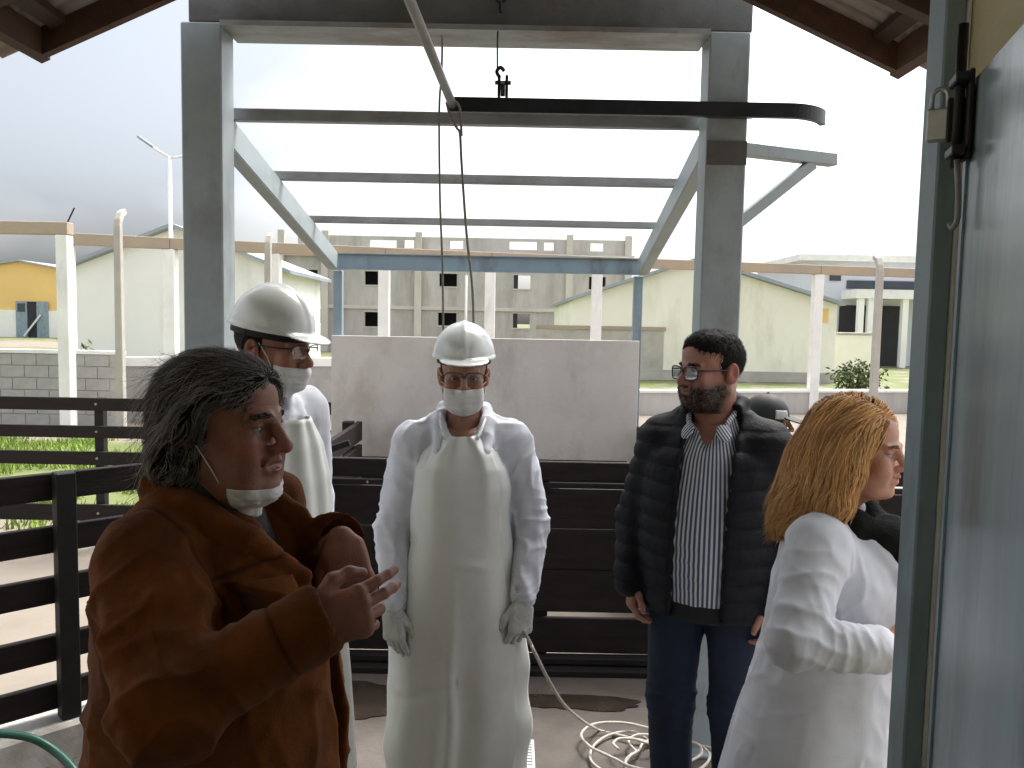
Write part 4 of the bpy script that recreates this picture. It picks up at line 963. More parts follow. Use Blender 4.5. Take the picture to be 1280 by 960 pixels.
def hand_mesh(curl=(25, 30, 34, 38), thumb=0., spread=4., h=.0024, grow=1.0, wrist=.05, thumb_pts=None, skin=(.42, .22, .15)):
    """fingers along +x, thumb on +y, palm faces +z"""
    f = Field((-wrist-.03, -.075, -.05), (.20, .11, .13), h)
    f.box((.046, 0, 0), (.046, .039*grow, .0135*grow), rnd=.012, k=0)
    f.ell((.030, .018, .008), (.034, .022, .016*grow), k=.012); f.ell((.035, -.020, .006), (.032, .018, .014*grow), k=.012)
    f.cap((-wrist, 0, 0), (.012, 0, 0), .027*grow, .028*grow, k=.015, sq=((0, 0, 1), .72))
    ys = (.031, .0105, -.0105, -.030); ln = (.074, .082, .076, .059); rd = (.0092, .0096, .0092, .0080)
    for i in range(4):
        b = np.array([.086-.004*abs(i-1.2), ys[i], 0.]); sp = math.radians((1.5-i)*spread); a = math.radians(curl[i]*.75 if np.isscalar(curl[i]) else curl[i][0])
        ang = 0.; p = b; r0 = rd[i]*grow
        cs_ = [curl[i]*.75, curl[i], curl[i]*.8] if np.isscalar(curl[i]) else curl[i]
        f.ell(p+np.array([-.004, 0, -.004]), (.012, .0105*grow, .010*grow), k=.008)
        for j, fr_ in enumerate((.45, .31, .24)):
            ang += math.radians(cs_[j]); q = p+np.array([math.cos(ang)*math.cos(sp), math.cos(ang)*math.sin(sp), math.sin(ang)])*ln[i]*fr_
            f.cap(p, q, r0*(1.02-.08*j), r0*(.98-.10*j), k=.0035); p = q
    tp = thumb_pts or [(.018, .030, .006), (.046, .052, .016+thumb*.5), (.074, .058-thumb*.3, .022+thumb), (.094, .057-thumb*.8, .026+thumb*1.3)]
    f.chain([np.array(t) for t in tp], [.0145*grow, .0118*grow, .0102*grow, .0085*grow], k=.008)
    V, Fq = f.mesh(1)
    c = np.array(skin)*(1+.14*fbm(V*60)[:, None]); kn = np.exp(-((V[:, 0]-.086)/.012)**2)[:, None]; c = c*(1-.12*kn)
    return V, Fq, np.clip(c, .005, .9)
def place(V, o, X, Y=None, Z=None):
    """map hand/part axes to directions: X finger direction, Y thumb side (orthogonalised), Z = right-handed or given side"""
    X = np.array(X, float); X /= np.linalg.norm(X); Y = np.array(Y, float); Y -= X*(X@Y); Y /= np.linalg.norm(Y)
    Zc = np.cross(X, Y); fl = False
    if Z is not None and np.array(Z, float)@Zc < 0: Zc = -Zc; fl = True
    return V@np.stack([X, Y, Zc])+np.array(o), fl
class Person:
    def __init__(s, label, loc, rz, sc):
        s.root = empty('person', (loc[0], loc[1], loc[2] if len(loc) > 2 else .02), math.radians(rz)); s.sc = sc; s.hs = 1.; tag(s.root, label, 'person')
    def add(s, name, V, Fq, m_, colors=None, parent=None, label=None):
        o = link(name, np_mesh(name, np.asarray(V)*s.sc, Fq, colors), m_, parent or s.root)
        if label: o['label'] = label
        return o
    def addmb(s, name, mb, m_, parent=None, smooth=True):
        me = mb.mesh(name, smooth); me.transform(Matrix.Scale(s.sc, 4)); return link(name, me, m_, parent or s.root)
    def body(s, J, hc, Rh, prm, skin, hands=(), stubble=0., gaze=0., hh=.003, build=1.):
        """one body mesh: head with face, neck, trunk, limbs and hands"""
        s.hc = np.array(hc, float); s.Rh = Rh
        nb = np.array((0, .020, 1.400)); nl = Rh.T@(nb-s.hc)/s.hs
        f, V, Fq, c = head_mesh(prm, nl, hh, skin, stubble); s.hf = f
        parts = [(s.H(V), Fq, c)]
        g = Field((-.42, -.35, -.02), (.42, .42, 1.50), .015); b_ = build
        g.stack([(.84, 0, .01, .15*b_, .10*b_), (1.0, 0, .0, .145*b_, .10*b_), (1.15, 0, .0, .135*b_, .095*b_), (1.30, 0, .005, .15*b_, .10*b_), (1.40, 0, .012, .10, .07)], k=.02)
        for a in ('L', 'R'):
            sh, el, wr = [np.array(q, float) for q in J['arm'+a]]
            g.cap((0, .015, 1.385), sh, .045, .045, k=.03); g.chain([sh, el, wr], [.040, .034, .024], k=.02)
            hp0, kn, an = [np.array(q, float) for q in J['leg'+a]]
            g.chain([hp0, kn, an], [.070, .050, .036], k=.02); g.ell(an+np.array([0, -.05, -.035]), (.036, .10, .032), k=.02)
        V2, F2 = g.mesh(1); parts.append((V2, F2, np.array(skin)))
        for hv in hands: parts.append(hv)
        s.bodyo = s.add('body', *[x for x in join(parts)[:2]], M['skin'], join(parts)[2])
        for eV, eF, eC in eye_meshes(gaze): s.add('eye', s.H(eV), eF, M['eye'], eC)
    def H(s, V): return (np.asarray(V)*s.hs)@s.Rh.T+s.hc
    def strands(s, name, field, roots, flow, length, nseg, width, col_fn, rngs, jit=.25, off=.002, lift=.0, clump=0., wave=0., wfreq=2.):
        """ribbon hair following a hair-volume field (head coordinates)"""
        p = np.array(roots, float); n = len(p); L = length*rngs.uniform(.6, 1.15, n)/nseg; of = off*rngs.uniform(.2, 2.2, n)
        j = rngs.normal(0, jit, (n, 3)); wph = np.zeros(n); woff = np.zeros(n)
        if clump:
            cell = np.floor(p/clump+.35*vnoise(p*60)[:, None]).astype(np.int64); hsh = (cell[:, 0]*73856093 ^ cell[:, 1]*19349663 ^ cell[:, 2]*83492791) % 4096
            gj = rngs.normal(0, jit*1.3, (4096, 3)); gp = rngs.uniform(0, 6.28, 4096); go = rngs.uniform(-.5, 1.5, 4096); j = gj[hsh]+j*.35; wph = gp[hsh]; woff = go[hsh]; of = of*.5+off*np.clip(woff, 0, 2)
        P_, N_ = [p], []; g = field.grad(p); N_.append(g)
        for k in range(nseg):
            d = flow(p)+j*(.4+.6*k/nseg); g = field.grad(p); v = field.sample(p)
            if wave: d = d+np.cross(d, g)*(wave*np.sin(wph+wfreq*6.28*k/nseg))[:, None]
            near = (np.abs(v) < .03)[:, None]
            d = np.where(near, d-g*(d*g).sum(1, keepdims=True), d); d /= np.maximum(np.linalg.norm(d, axis=1, keepdims=True), 1e-6)
            p = p+d*L[:, None]; v = field.sample(p); g2 = field.grad(p)
            p = np.where((np.abs(v) < .03)[:, None], p-g2*np.clip(v-of-lift*(k+1)/nseg, -.012, .012)[:, None], p); P_.append(p); N_.append(g2)
        V, C = [], []
        base = col_fn(roots, rngs)
        for k in range(nseg+1):
            t = P_[min(k+1, nseg)]-P_[max(k-1, 0)]; sd_ = np.cross(t, N_[k]); sd_ /= np.maximum(np.linalg.norm(sd_, axis=1, keepdims=True), 1e-6)
            w = width*(1-.75*(k/nseg)**2); V += [P_[k]-sd_*w, P_[k]+sd_*w]; C += [base, base]
        V = np.concatenate(V); C = np.concatenate(C); i = np.arange(n); Fq = []
        for k in range(nseg): a = 2*k*n; Fq.append(np.stack([a+i, a+n+i, a+3*n+i, a+2*n+i], 1))
        return s.H(V), np.concatenate(Fq), C
def surf_pick(V, mask, n, rngs):
    i = np.nonzero(mask)[0]; return V[rngs.choice(i, n)]+rngs.normal(0, .0012, (n, 3))
def displace(V, Fq, d): return V+vnormals(V, Fq)*np.asarray(d)[:, None]
def folds(V, specs):
    """specs: (centre, axis, radius, amp, wavelength): creases across axis, fading away from centre"""
    d = np.zeros(len(V))
    for c_, ax, r_, amp, wl_ in specs:
        ax = np.array(ax, float); ax /= np.linalg.norm(ax); q = V-np.array(c_); t = q@ax; dist = np.linalg.norm(q-t[:, None]*ax*0, axis=1)
        ph = t/wl_+1.5*fbm(V*5+np.array(c_)*5, 2)+.22*fbm(V*17, 2)
        wv = 1.9*(1-np.abs(np.sin(np.pi*ph)))**1.7-.55
        d += amp*wv*np.exp(-(dist/r_)**2)*(.6+.6*fbm(V*14+3.1, 2))
    return d
def drape(V, amp, fr=(14, 14, 2.2), o=2, seed=0.):
    w_ = .5*np.stack([fbm(V*5+1.7, 2), fbm(V*5+9.2, 2), fbm(V*5+4.4, 2)], 1)*.10; n_ = fbm((V+w_)*np.array(fr)+seed, o); return amp*1.7*((1-np.abs(n_))**3-.5)
STD = dict(armL=((-.175, .01, 1.375), (-.235, .02, 1.08), (-.22, -.06, .83)), armR=((.175, .01, 1.375), (.235, .02, 1.08), (.22, -.06, .83)),
           legL=((-.085, .01, .88), (-.09, -.005, .48), (-.09, .02, .09)), legR=((.085, .01, .88), (.09, -.005, .48), (.09, .02, .09)))
def legs_field(J, r, h=.012, z0=.06):
    g = Field((-.40, -.25, z0-.03), (.40, .30, 1.06), h)
    g.stack([(.80, 0, .01, .165*r, .115*r), (.92, 0, .008, .175*r, .125*r), (1.02, 0, .005, .165*r, .12*r)], k=.02)
    for a in ('L', 'R'):
        hp0, kn, an = [np.array(q, float) for q in J['leg'+a]]; an = an*1.; an[2] = max(an[2], z0+.02)
        g.chain([hp0, kn, an], [.095*r, .073*r, .062*r], k=.03)
    return g
def shoes(P_, J, m_, z0=0.):
    for a in ('L', 'R'):
        an = np.array(J['leg'+a][2], float); g = Field(an+np.array([-.08, -.24, -.12]), an+np.array([.08, .12, .10]), .008)
        c_ = an+np.array([0, -.055, -.05]); g.ell(c_+np.array([0, 0, 0]), (.046, .135, .05), k=0); g.ell(an+np.array([0, .02, -.02]), (.044, .055, .075), k=.03)
        g.box((an[0], an[1]-.06, -.10), (.2, .4, .10), op='s')
        V, Fq = g.mesh(1); P_.add('shoe', V, Fq, m_)
def hardhat(P_, tilt=0., dz=.0, lean=0., zs=1.):
    """white safety helmet in head coordinates"""
    f = Field((-.15, -.205, -.03), (.15, .165, .20), .0032); z0 = 0.
    f.ell((0, .005, 0), (.104, .124, .114), k=0)
    f.ell((0, .005, .001), (.040, .1265, .1175), k=.004)                       # centre ridge
    f.box((0, 0, -.10), (.3, .3, .10), op='s')
    f.stack([(-.005, 0, .004, .108, .131), (.005, 0, .004, .106, .129)], k=.004)
    R_ = rotm(9, 0, 0)
    f.ell((0, -.108, -.003), (.082, .066, .0068), R_, k=.006)                   # peak
    f.ell((0, .004, -.010), (.094, .117, .109), k=.003, op='s')
    V, Fq = f.mesh(1); V[:, 2] = np.where(V[:, 2] > 0, V[:, 2]*zs, V[:, 2]); R2 = rotm(tilt, lean, 0); Vh = V@R2.T+np.array([0, .004, .068+dz])
    o = P_.add('helmet', P_.H(Vh), Fq, M['helmet'])
    # headband and slots
    mb = MB(); pts = [(.089*math.cos(t), .012+.112*math.sin(t), 0.) for t in np.linspace(0, 2*math.pi, 41)]
    Vb, Fb = [], []
    for k, p in enumerate(pts[:-1]):
        for zz_ in (-.020, .014):
            for rr_ in (1., 1.035): Vb.append((p[0]*rr_, (p[1]-.012)*rr_+.012, zz_))
    n = 40
    for k in range(n):
        a, b = 4*k, 4*((k+1) % n)
        Fb += [(a, b, b+2, a+2), (a+1, a+3, b+3, b+1), (a, a+1, b+1, b), (a+2, b+2, b+3, a+3)]
    P_.add('headband', P_.H(np.array(Vb)@R2.T+np.array([0, .004, .064+dz])), np.array(Fb), M['strap_dark'], parent=o)
    return o
def specs(P_, m_lens, frame_m, half=False, w=.026, hgt=.018, y=-.108, z=-.002, rim=.0022, thick_top=False, temples=True):
    e = None
    for s_ in (-1, 1):
        pts = []
        for k in range(24):
            t = 2*math.pi*k/24; cx_, sx_ = math.cos(t), math.sin(t)
            pts.append(np.array([s_*.034+w*np.sign(cx_)*abs(cx_)**.65, y+.010*((s_*.034+w*cx_)/.06)**2, z+hgt*np.sign(sx_)*abs(sx_)**.65]))
        mb = MB(); L = P_.H(np.array(pts)); mb.tube([*L, L[0], L[1]] if not half else list(L[:13]), rim, 6, caps=half)
        if e is None: e = P_.addmb('glasses', mb, frame_m)
        else: P_.addmb('rim', mb, frame_m, parent=e)
        V = np.concatenate([P_.H(np.array(pts)), P_.H(np.array(pts)+np.array([0, .0015, 0]))]); Fq = [tuple(range(24))]
        me = bpy.data.meshes.new('lens'); me.from_pydata((V[:24]*P_.sc).tolist(), [], [tuple(range(24))]); me.update(); link('lens', me, m_lens, e)
        if temples:
            T_ = [np.array([s_*(.034+w), y+.010, z+hgt*.5]), np.array([s_*.074, -.07, z+.008]), np.array([s_*.082, .0, z+.008]), np.array([s_*.084, .02, z-.006])]
            mb = MB(); mb.tube(P_.H(np.array(T_)), .0022, 6); P_.addmb('temple', mb, frame_m, parent=e)
    mb = MB(); mb.tube(P_.H(np.array([(-.010, y+.001, z+.006), (0, y-.003, z+.009), (.010, y+.001, z+.006)])), rim, 6); P_.addmb('bridge', mb, frame_m, parent=e)
    return e
def face_mask(P_, top=-.018, bot=-.118, dz=0., dy=0., tilt=0., name='face_mask', wrinkle=.0012, ex=1.):
    f = Field((-.12, -.16, -.19), (.12, .05, .03), .003)
    f.ell((0, -.030, -.050), (.070*ex, .080, .092), k=0); f.ell((0, -.080, -.075), (.050*ex, .038, .052), k=.03); f.ell((0, -.098, -.055), (.026, .026, .030), k=.03)
    f.box((0, 0, top+.10), (.2, .3, .10), op='s'); f.box((0, 0, bot-.10), (.2, .3, .10), op='s')
    f.box((0, .12, -.05), (.2, .135, .3), op='s')
    V, Fq = f.mesh(1); V = displace(V, Fq, wrinkle*np.sin((V[:, 2]+.004*fbm(V*22))*2*np.pi/.021)*np.exp(-(V[:, 0]/.05)**2)+.003*fbm(V*38))
    R_ = rotm(tilt, 0, 0); V2 = (V-np.array([0, -.02, -.06]))@R_.T+np.array([0, -.02+dy, -.06+dz])
    o = P_.add(name, P_.H(V2), Fq, M['mask'])
    return o, R_
def mask_sheet(P_, z0, z1, ang=78, puff=.006, pleat=.0016, npl=4, droop=0., crump=.0015, tilt=0., c0=(0, -.035)):
    nu, nv = 56, 26; th = np.radians(np.linspace(-ang, ang, nu)); rr = np.linspace(.02, .14, 120); Rr = np.zeros((nu, nv))
    zz = np.zeros((nu, nv))
    for i, t in enumerate(th):
        zt = z0+tilt*(1-np.cos(t)); zb = z1+droop*(1-np.cos(t))*.6
        for j_ in range(nv):
            z = zt+(zb-zt)*j_/(nv-1); zz[i, j_] = z
            q = np.stack([c0[0]+rr*np.sin(t), c0[1]-rr*np.cos(t), np.full(120, z)], 1); v = P_.hf.sample(q); ins = np.nonzero(v < 0)[0]; Rr[i, j_] = rr[ins[-1]] if len(ins) else .03
    for _ in range(10):
        A = np.pad(Rr, 1, mode='edge'); av = (A[:-2, 1:-1]+A[2:, 1:-1]+A[1:-1, :-2]+A[1:-1, 2:])/4; Rr = np.maximum(Rr, av)
    def fn(u, v):
        t = th[:, None]; w = np.cos(np.linspace(-1, 1, nu)*1.5)[:, None]; vv = np.linspace(0, 1, nv)[None]
        saw = (vv*npl) % 1.0
        R_ = Rr+.002+puff*w*np.sin(np.pi*np.clip(vv*.9+.1, 0, 1))+pleat*(saw-.5)*w
        x = c0[0]+R_*np.sin(t); y = c0[1]-R_*np.cos(t); P3 = np.stack([x, y, zz], -1); fl = P3.reshape(-1, 3)
        nn = crump*fbm(fl*55, 3)[:, None]*np.stack([np.sin(t)+0*vv, -np.cos(t)+0*vv, 0*t*vv], -1).reshape(-1, 3)
        return (P_.H(fl+nn)).reshape(nu, nv, 3)
    return sheet(P_, 'face_mask', fn, nu, nv, M['mask'], -.0016)
def sleeve(f, sh, el, wr, r=(.078, .062, .047), k=.02): f.chain([np.array(sh, float), np.array(el, float), np.array(wr, float)], r, k)
def add_cloth(P_, name, f, m_, disp=None, sm=1, parent=None, colors=None, label=None):
    V, Fq = f.mesh(sm)
    if disp is not None: V = displace(V, Fq, disp(V)); V = lap(V, Fq, .25)
    return P_.add(name, V, Fq, m_, colors(V) if colors else None, parent=parent, label=label), V, Fq
def sheet(P_, name, fn, nu, nv, m_, thick=.003, parent=None):
    """parametric thin sheet with thickness; fn(u,v)->point arrays, u across, v down"""
    u, v = np.meshgrid(np.linspace(0, 1, nu), np.linspace(0, 1, nv), indexing='ij'); P3 = fn(u, v).reshape(-1, 3)
    i, j = np.meshgrid(np.arange(nu-1), np.arange(nv-1), indexing='ij'); a = (i*nv+j).ravel(); Fq = np.stack([a, a+nv, a+nv+1, a+1], 1)
    N = vnormals(P3, Fq); n = len(P3); V = np.concatenate([P3, P3-N*thick]); F2 = Fq[:, ::-1]+n
    g = np.arange(n).reshape(nu, nv); rim = np.concatenate([g[:, 0], g[-1, 1:], g[::-1, -1][1:], g[0, ::-1][1:-1]]); r2 = np.roll(rim, -1)
    F3 = np.stack([rim, rim+n, r2+n, r2], 1)
    return P_.add(name, V, np.concatenate([Fq, F2, F3]), m_, parent=parent)
def grey_white(P_): pass
rg = np.random.default_rng(11)

# ------------------------------------------------------------------ 1. man in the white apron and helmet
def man_apron():
    P_ = Person('man in white helmet, face mask and long white apron standing with arms down', (-.16, 2.66, .02), 0, .976)
    J = dict(STD); J['armL'] = ((-.165, .01, 1.355), (-.232, -.01, 1.065), (-.218, -.125, .840)); J['armR'] = ((.165, .01, 1.36), (.236, -.01, 1.075), (.212, -.125, .870))
    sk = (.40, .205, .14); hands = []
    Rh = rotm(3, 0, 4)
    P_.body(J, (0, -.018, 1.590), Rh, dict(w=1., nose=1.0), sk, (), stubble=.35)
    # gown
    f = Field((-.36, -.26, .40), (.36, .26, 1.53), .006)
    f.stack([(.42, 0, .0, .23, .17), (.70, 0, .005, .21, .16), (.95, 0, .005, .188, .150), (1.12, 0, .005, .178, .140), (1.28, 0, .008, .185, .135), (1.36, 0, .012, .150, .105), (1.42, 0, .02, .085, .075)], k=0)
    for s_ in (-1, 1): f.cap((s_*.05, .02, 1.415), (s_*.165, .012, 1.355), .060, .066, k=.04)
    sleeve(f, *J['armL'], r=(.076, .064, .046)); sleeve(f, *J['armR'], r=(.076, .064, .046))
    for s_ in (-1, 1): f.chain([(s_*.02, .085, 1.46), (s_*.068, .045, 1.468), (s_*.082, -.03, 1.425), (s_*.080, -.105, 1.345)], [.020, .022, .022, .018], k=.012)   # lapels
    f.cap((0, -.01, 1.40), (0, -.02, 1.55), .063, .070, op='s', k=.006); f.ell((0, -.11, 1.44), (.050, .10, .075), k=.01, op='s')
    eL, eR = J['armL'][1], J['armR'][1]
    def dsp(V):
        d = folds(V, [(eL, (0, .2, 1), .10, .007, .040), (eR, (0, .2, 1), .10, .007, .040), (J['armL'][2], (0, -.2, 1), .07, .006, .022), (J['armR'][2], (0, -.2, 1), .07, .006, .022), ((-.17, 0, 1.27), (.8, 0, 1), .10, .006, .05), ((.17, 0, 1.27), (-.8, 0, 1), .10, .006, .05)])
        return 1.3*d+drape(V, .008, (11, 11, 5), 3)
    add_cloth(P_, 'gown', f, M['coat_gown'], dsp)
    # gloves
    for (a, sgn, cu) in (('armL', -1, (18, 22, 26, 30)), ('armR', 1, (34, 40, 44, 46))):
        V, Fq, c = hand_mesh(cu, thumb=.006, spread=5, grow=1.14, wrist=.06); wr = np.array(J[a][2])
        X = (-.10*sgn, -.22, -1) if sgn < 0 else (-.06*sgn, -.20, -1)
        V2, fl = place(V, wr+np.array(X)*.030+np.array([0, -.012, 0]), X, (-sgn*.8, -.6, 0), (-sgn*.6, .9, 0)); Fq = Fq[:, ::-1] if fl else Fq
        g = P_.add('glove', V2, Fq, M['glove'])
    # apron
    zr = np.array([.22, .45, .62, .78, .92, 1.02, 1.12, 1.22, 1.285, 1.335, 1.375, 1.395]); hw = np.array([.242, .244, .240, .220, .186, .170, .164, .162, .152, .126, .080, .058])
    D = np.array([.235, .225, .215, .205, .19, .178, .17, .168, .160, .148, .132, .124])
    def fn(u, v):
        z = 1.395-v*(1.395-.22); w = np.interp(z, zr, hw); d = np.interp(z, zr, D); s_ = (u*2-1); x = s_*w
        y = -d*np.sqrt(np.clip(1-(s_*.90)**2, 0, 1))+.0
        low = np.clip((.95-z)/.5, 0, 1); up = np.clip((z-1.0)/.3, 0, 1)
        fold = .010*low*np.sin(s_*5.2+.6+.8*z)+.006*low*np.sin(s_*11+2-3*z)-.010*low*np.exp(-((s_+.05)/.06)**2)
        crease = .007*np.exp(-((z-.60-.10*s_)/.02)**2)*(s_ < .02)*low-.004*np.exp(-((z-.985+.03*s_)/.016)**2)*np.exp(-((s_-.25)/.4)**2)
        bib = .006*up*np.sin(s_*6.0+.3)-.006*up*np.exp(-((np.abs(s_)-.55)/.12)**2)
        edge = .004*np.sin(z*31+1.3)*(np.abs(s_) > .8)
        x = x+.006*low*np.sin(z*17+s_)+edge
        return np.stack([x, y+fold+crease+bib, z+0*x], -1)
    ap = sheet(P_, 'apron', fn, 90, 150, M['apron'], .003)
    for s_ in (-1, 1):
        mb = MB(); mb.tube(spline([(s_*.052, -.122, 1.388), (s_*.070, -.07, 1.43), (s_*.078, .0, 1.462), (s_*.06, .07, 1.475), (0, .095, 1.478)], 5), .006, 6); P_.addmb('neck_strap', mb, M['apron'], parent=ap)
        mb = MB(); mb.tube(spline([(s_*.158, -.085, 1.03), (s_*.19, -.02, 1.035), (s_*.185, .06, 1.035), (s_*.09, .148, 1.03), (0, .165, 1.03)], 5), .006, 6); P_.addmb('waist_tie', mb, M['apron'], parent=ap)
    # trousers and boots
    g = legs_field(J, 1.0); V, Fq = g.mesh(1); P_.add('trousers', V, Fq, M['white_trouser']); shoes(P_, J, M['boot'])
    # face wear and helmet
    mk = mask_sheet(P_, -.034, -.130, 80, .007, .0022, 4, tilt=.004, droop=.02)
    for s_ in (-1, 1):
        mb = MB(); mb.tube(P_.H(np.array([(s_*.056, -.045, -.030), (s_*.074, -.01, -.022), (s_*.082, .018, -.012)])), .0016, 5); P_.addmb('ear_loop', mb, M['mask'], parent=mk)
        mb = MB(); mb.tube(P_.H(np.array([(s_*.052, -.045, -.105), (s_*.072, -.005, -.06), (s_*.082, .022, -.03)])), .0016, 5); P_.addmb('ear_loop', mb, M['mask'], parent=mk)
    specs(P_, M['lens'], M['frame_dark'], True, w=.031, hgt=.020, y=-.114, z=.002, rim=.0016)
    hardhat(P_, tilt=2)
    # short dark hair under the helmet
    f = Field((-.11, -.12, -.10), (.11, .14, .13), .004); f.ell((0, .020, .036), (.080, .098, .088), k=0); f.ell((0, -.085, -.02), (.11, .085, .12), k=.01, op='s'); f.box((0, 0, -.16), (.2, .2, .10), op='s')
    V, Fq = f.mesh(1); P_.add('hair', P_.H(displace(V, Fq, .002*fbm(V*120))), Fq, M['hair'], np.full((len(V), 3), .02))
    return P_
# ------------------------------------------------------------------ 2. taller helmeted worker in profile
def man_helmet():
    P_ = Person('taller worker in white helmet and clear safety glasses turned sideways, mask pulled to chin', (-.745, 2.40, .02), 64, 1.044)
    J = dict(STD); sk = (.36, .17, .115)
    Rh = rotm(6, 0, 8)
    P_.body(J, (0, -.035, 1.572), Rh, dict(w=1., nose=1.1), sk, (), stubble=.45)
    f = Field((-.36, -.28, .35), (.36, .26, 1.53), .007)
    f.stack([(.38, 0, .0, .23, .19), (.70, 0, .0, .21, .175), (.95, 0, .0, .19, .155), (1.12, 0, .005, .182, .145), (1.28, 0, .008, .188, .138), (1.36, 0, .012, .150, .105), (1.43, 0, .02, .09, .08)], k=0)
    for s_ in (-1, 1): f.cap((s_*.05, .02, 1.41), (s_*.165, .012, 1.355), .058, .066, k=.04)
    sleeve(f, *J['armL']); sleeve(f, *J['armR'])
    for s_ in (-1, 1): f.chain([(s_*.02, .09, 1.455), (s_*.068, .045, 1.458), (s_*.075, -.04, 1.41), (s_*.050, -.12, 1.32)], [.018, .020, .020, .016], k=.012)
    f.ell((0, -.115, 1.45), (.042, .09, .070), k=.01, op='s')
    add_cloth(P_, 'coat', f, M['coat_cloth'], lambda V: drape(V, .005, (14, 14, 4), 3)+folds(V, [((0, -.14, 1.2), (.4, 0, 1), .2, .006, .06)]))
    def fn(u, v):
        z = 1.375-v*(1.375-.30); w = np.interp(z, [.3, .8, 1.0, 1.2, 1.30, 1.375], [.24, .215, .175, .165, .13, .075]); d = np.interp(z, [.3, .8, 1.0, 1.2, 1.30, 1.375], [.245, .215, .185, .178, .168, .150]); s_ = u*2-1
        y = -d*np.sqrt(np.clip(1-(s_*.9)**2, 0, 1)); low = np.clip((1.1-z)/.5, 0, 1)
        return np.stack([s_*w, y+.010*low*np.sin(s_*6+1)+.004*np.sin(s_*13+z*6), z+0*s_], -1)
    ap = sheet(P_, 'apron', fn, 60, 80, M['apron'], .003)
    g = legs_field(J, 1.0); V, Fq = g.mesh(1); P_.add('trousers', V, Fq, M['white_trouser']); shoes(P_, J, M['boot'])
    V, Fq, c = hand_mesh((20, 24, 28, 30), grow=1.1)
    for a, sgn in (('armL', -1), ('armR', 1)):
        wr = np.array(J[a][2]); V2, fl = place(V, wr, (0, -.2, -1), (-sgn*.6, -.8, 0), (-sgn, .5, 0)); P_.add('glove', V2, Fq[:, ::-1] if fl else Fq, M['glove'])
    mk = mask_sheet(P_, -.044, -.135, 78, .010, .004, 4, crump=.004, tilt=.006, droop=.02)
    for s_ in (-1, 1):
        mb = MB(); mb.tube(P_.H(np.array([(s_*.056, -.045, -.060), (s_*.074, -.01, -.040), (s_*.084, .018, -.012)])), .0016, 5); P_.addmb('ear_loop', mb, M['mask'], parent=mk)
        mb = MB(); mb.tube(P_.H(np.array([(s_*.056, -.05, -.075), (s_*.070, -.03, -.02), (s_*.076, .0, .02)])), .0016, 5); P_.addmb('ear_loop', mb, M['mask'], parent=mk)
    specs(P_, M['lens'], M['frame_dark'], True, w=.032, hgt=.020, y=-.114, z=.002, rim=.0016)
    hardhat(P_, tilt=4, dz=-.012, zs=1.10)
    f = Field((-.11, -.12, -.10), (.11, .14, .13), .004); f.ell((0, .022, .034), (.081, .099, .088), k=0); f.ell((0, -.075, -.01), (.11, .085, .12), k=.01, op='s'); f.box((0, 0, -.15), (.2, .2, .10), op='s')
    V, Fq = f.mesh(1); P_.add('hair', P_.H(displace(V, Fq, .002*fbm(V*120))), Fq, M['hair'], np.full((len(V), 3), .015))
    # chin strap hanging behind the ear
    mb = MB(); mb.tube(spline(P_.H(np.array([(-.088, .03, .045), (-.092, .04, .01), (-.090, .035, -.02), (-.084, .02, -.035)])), 4), .004, 6); P_.addmb('chin_strap', mb, M['strap_dark'])
    return P_
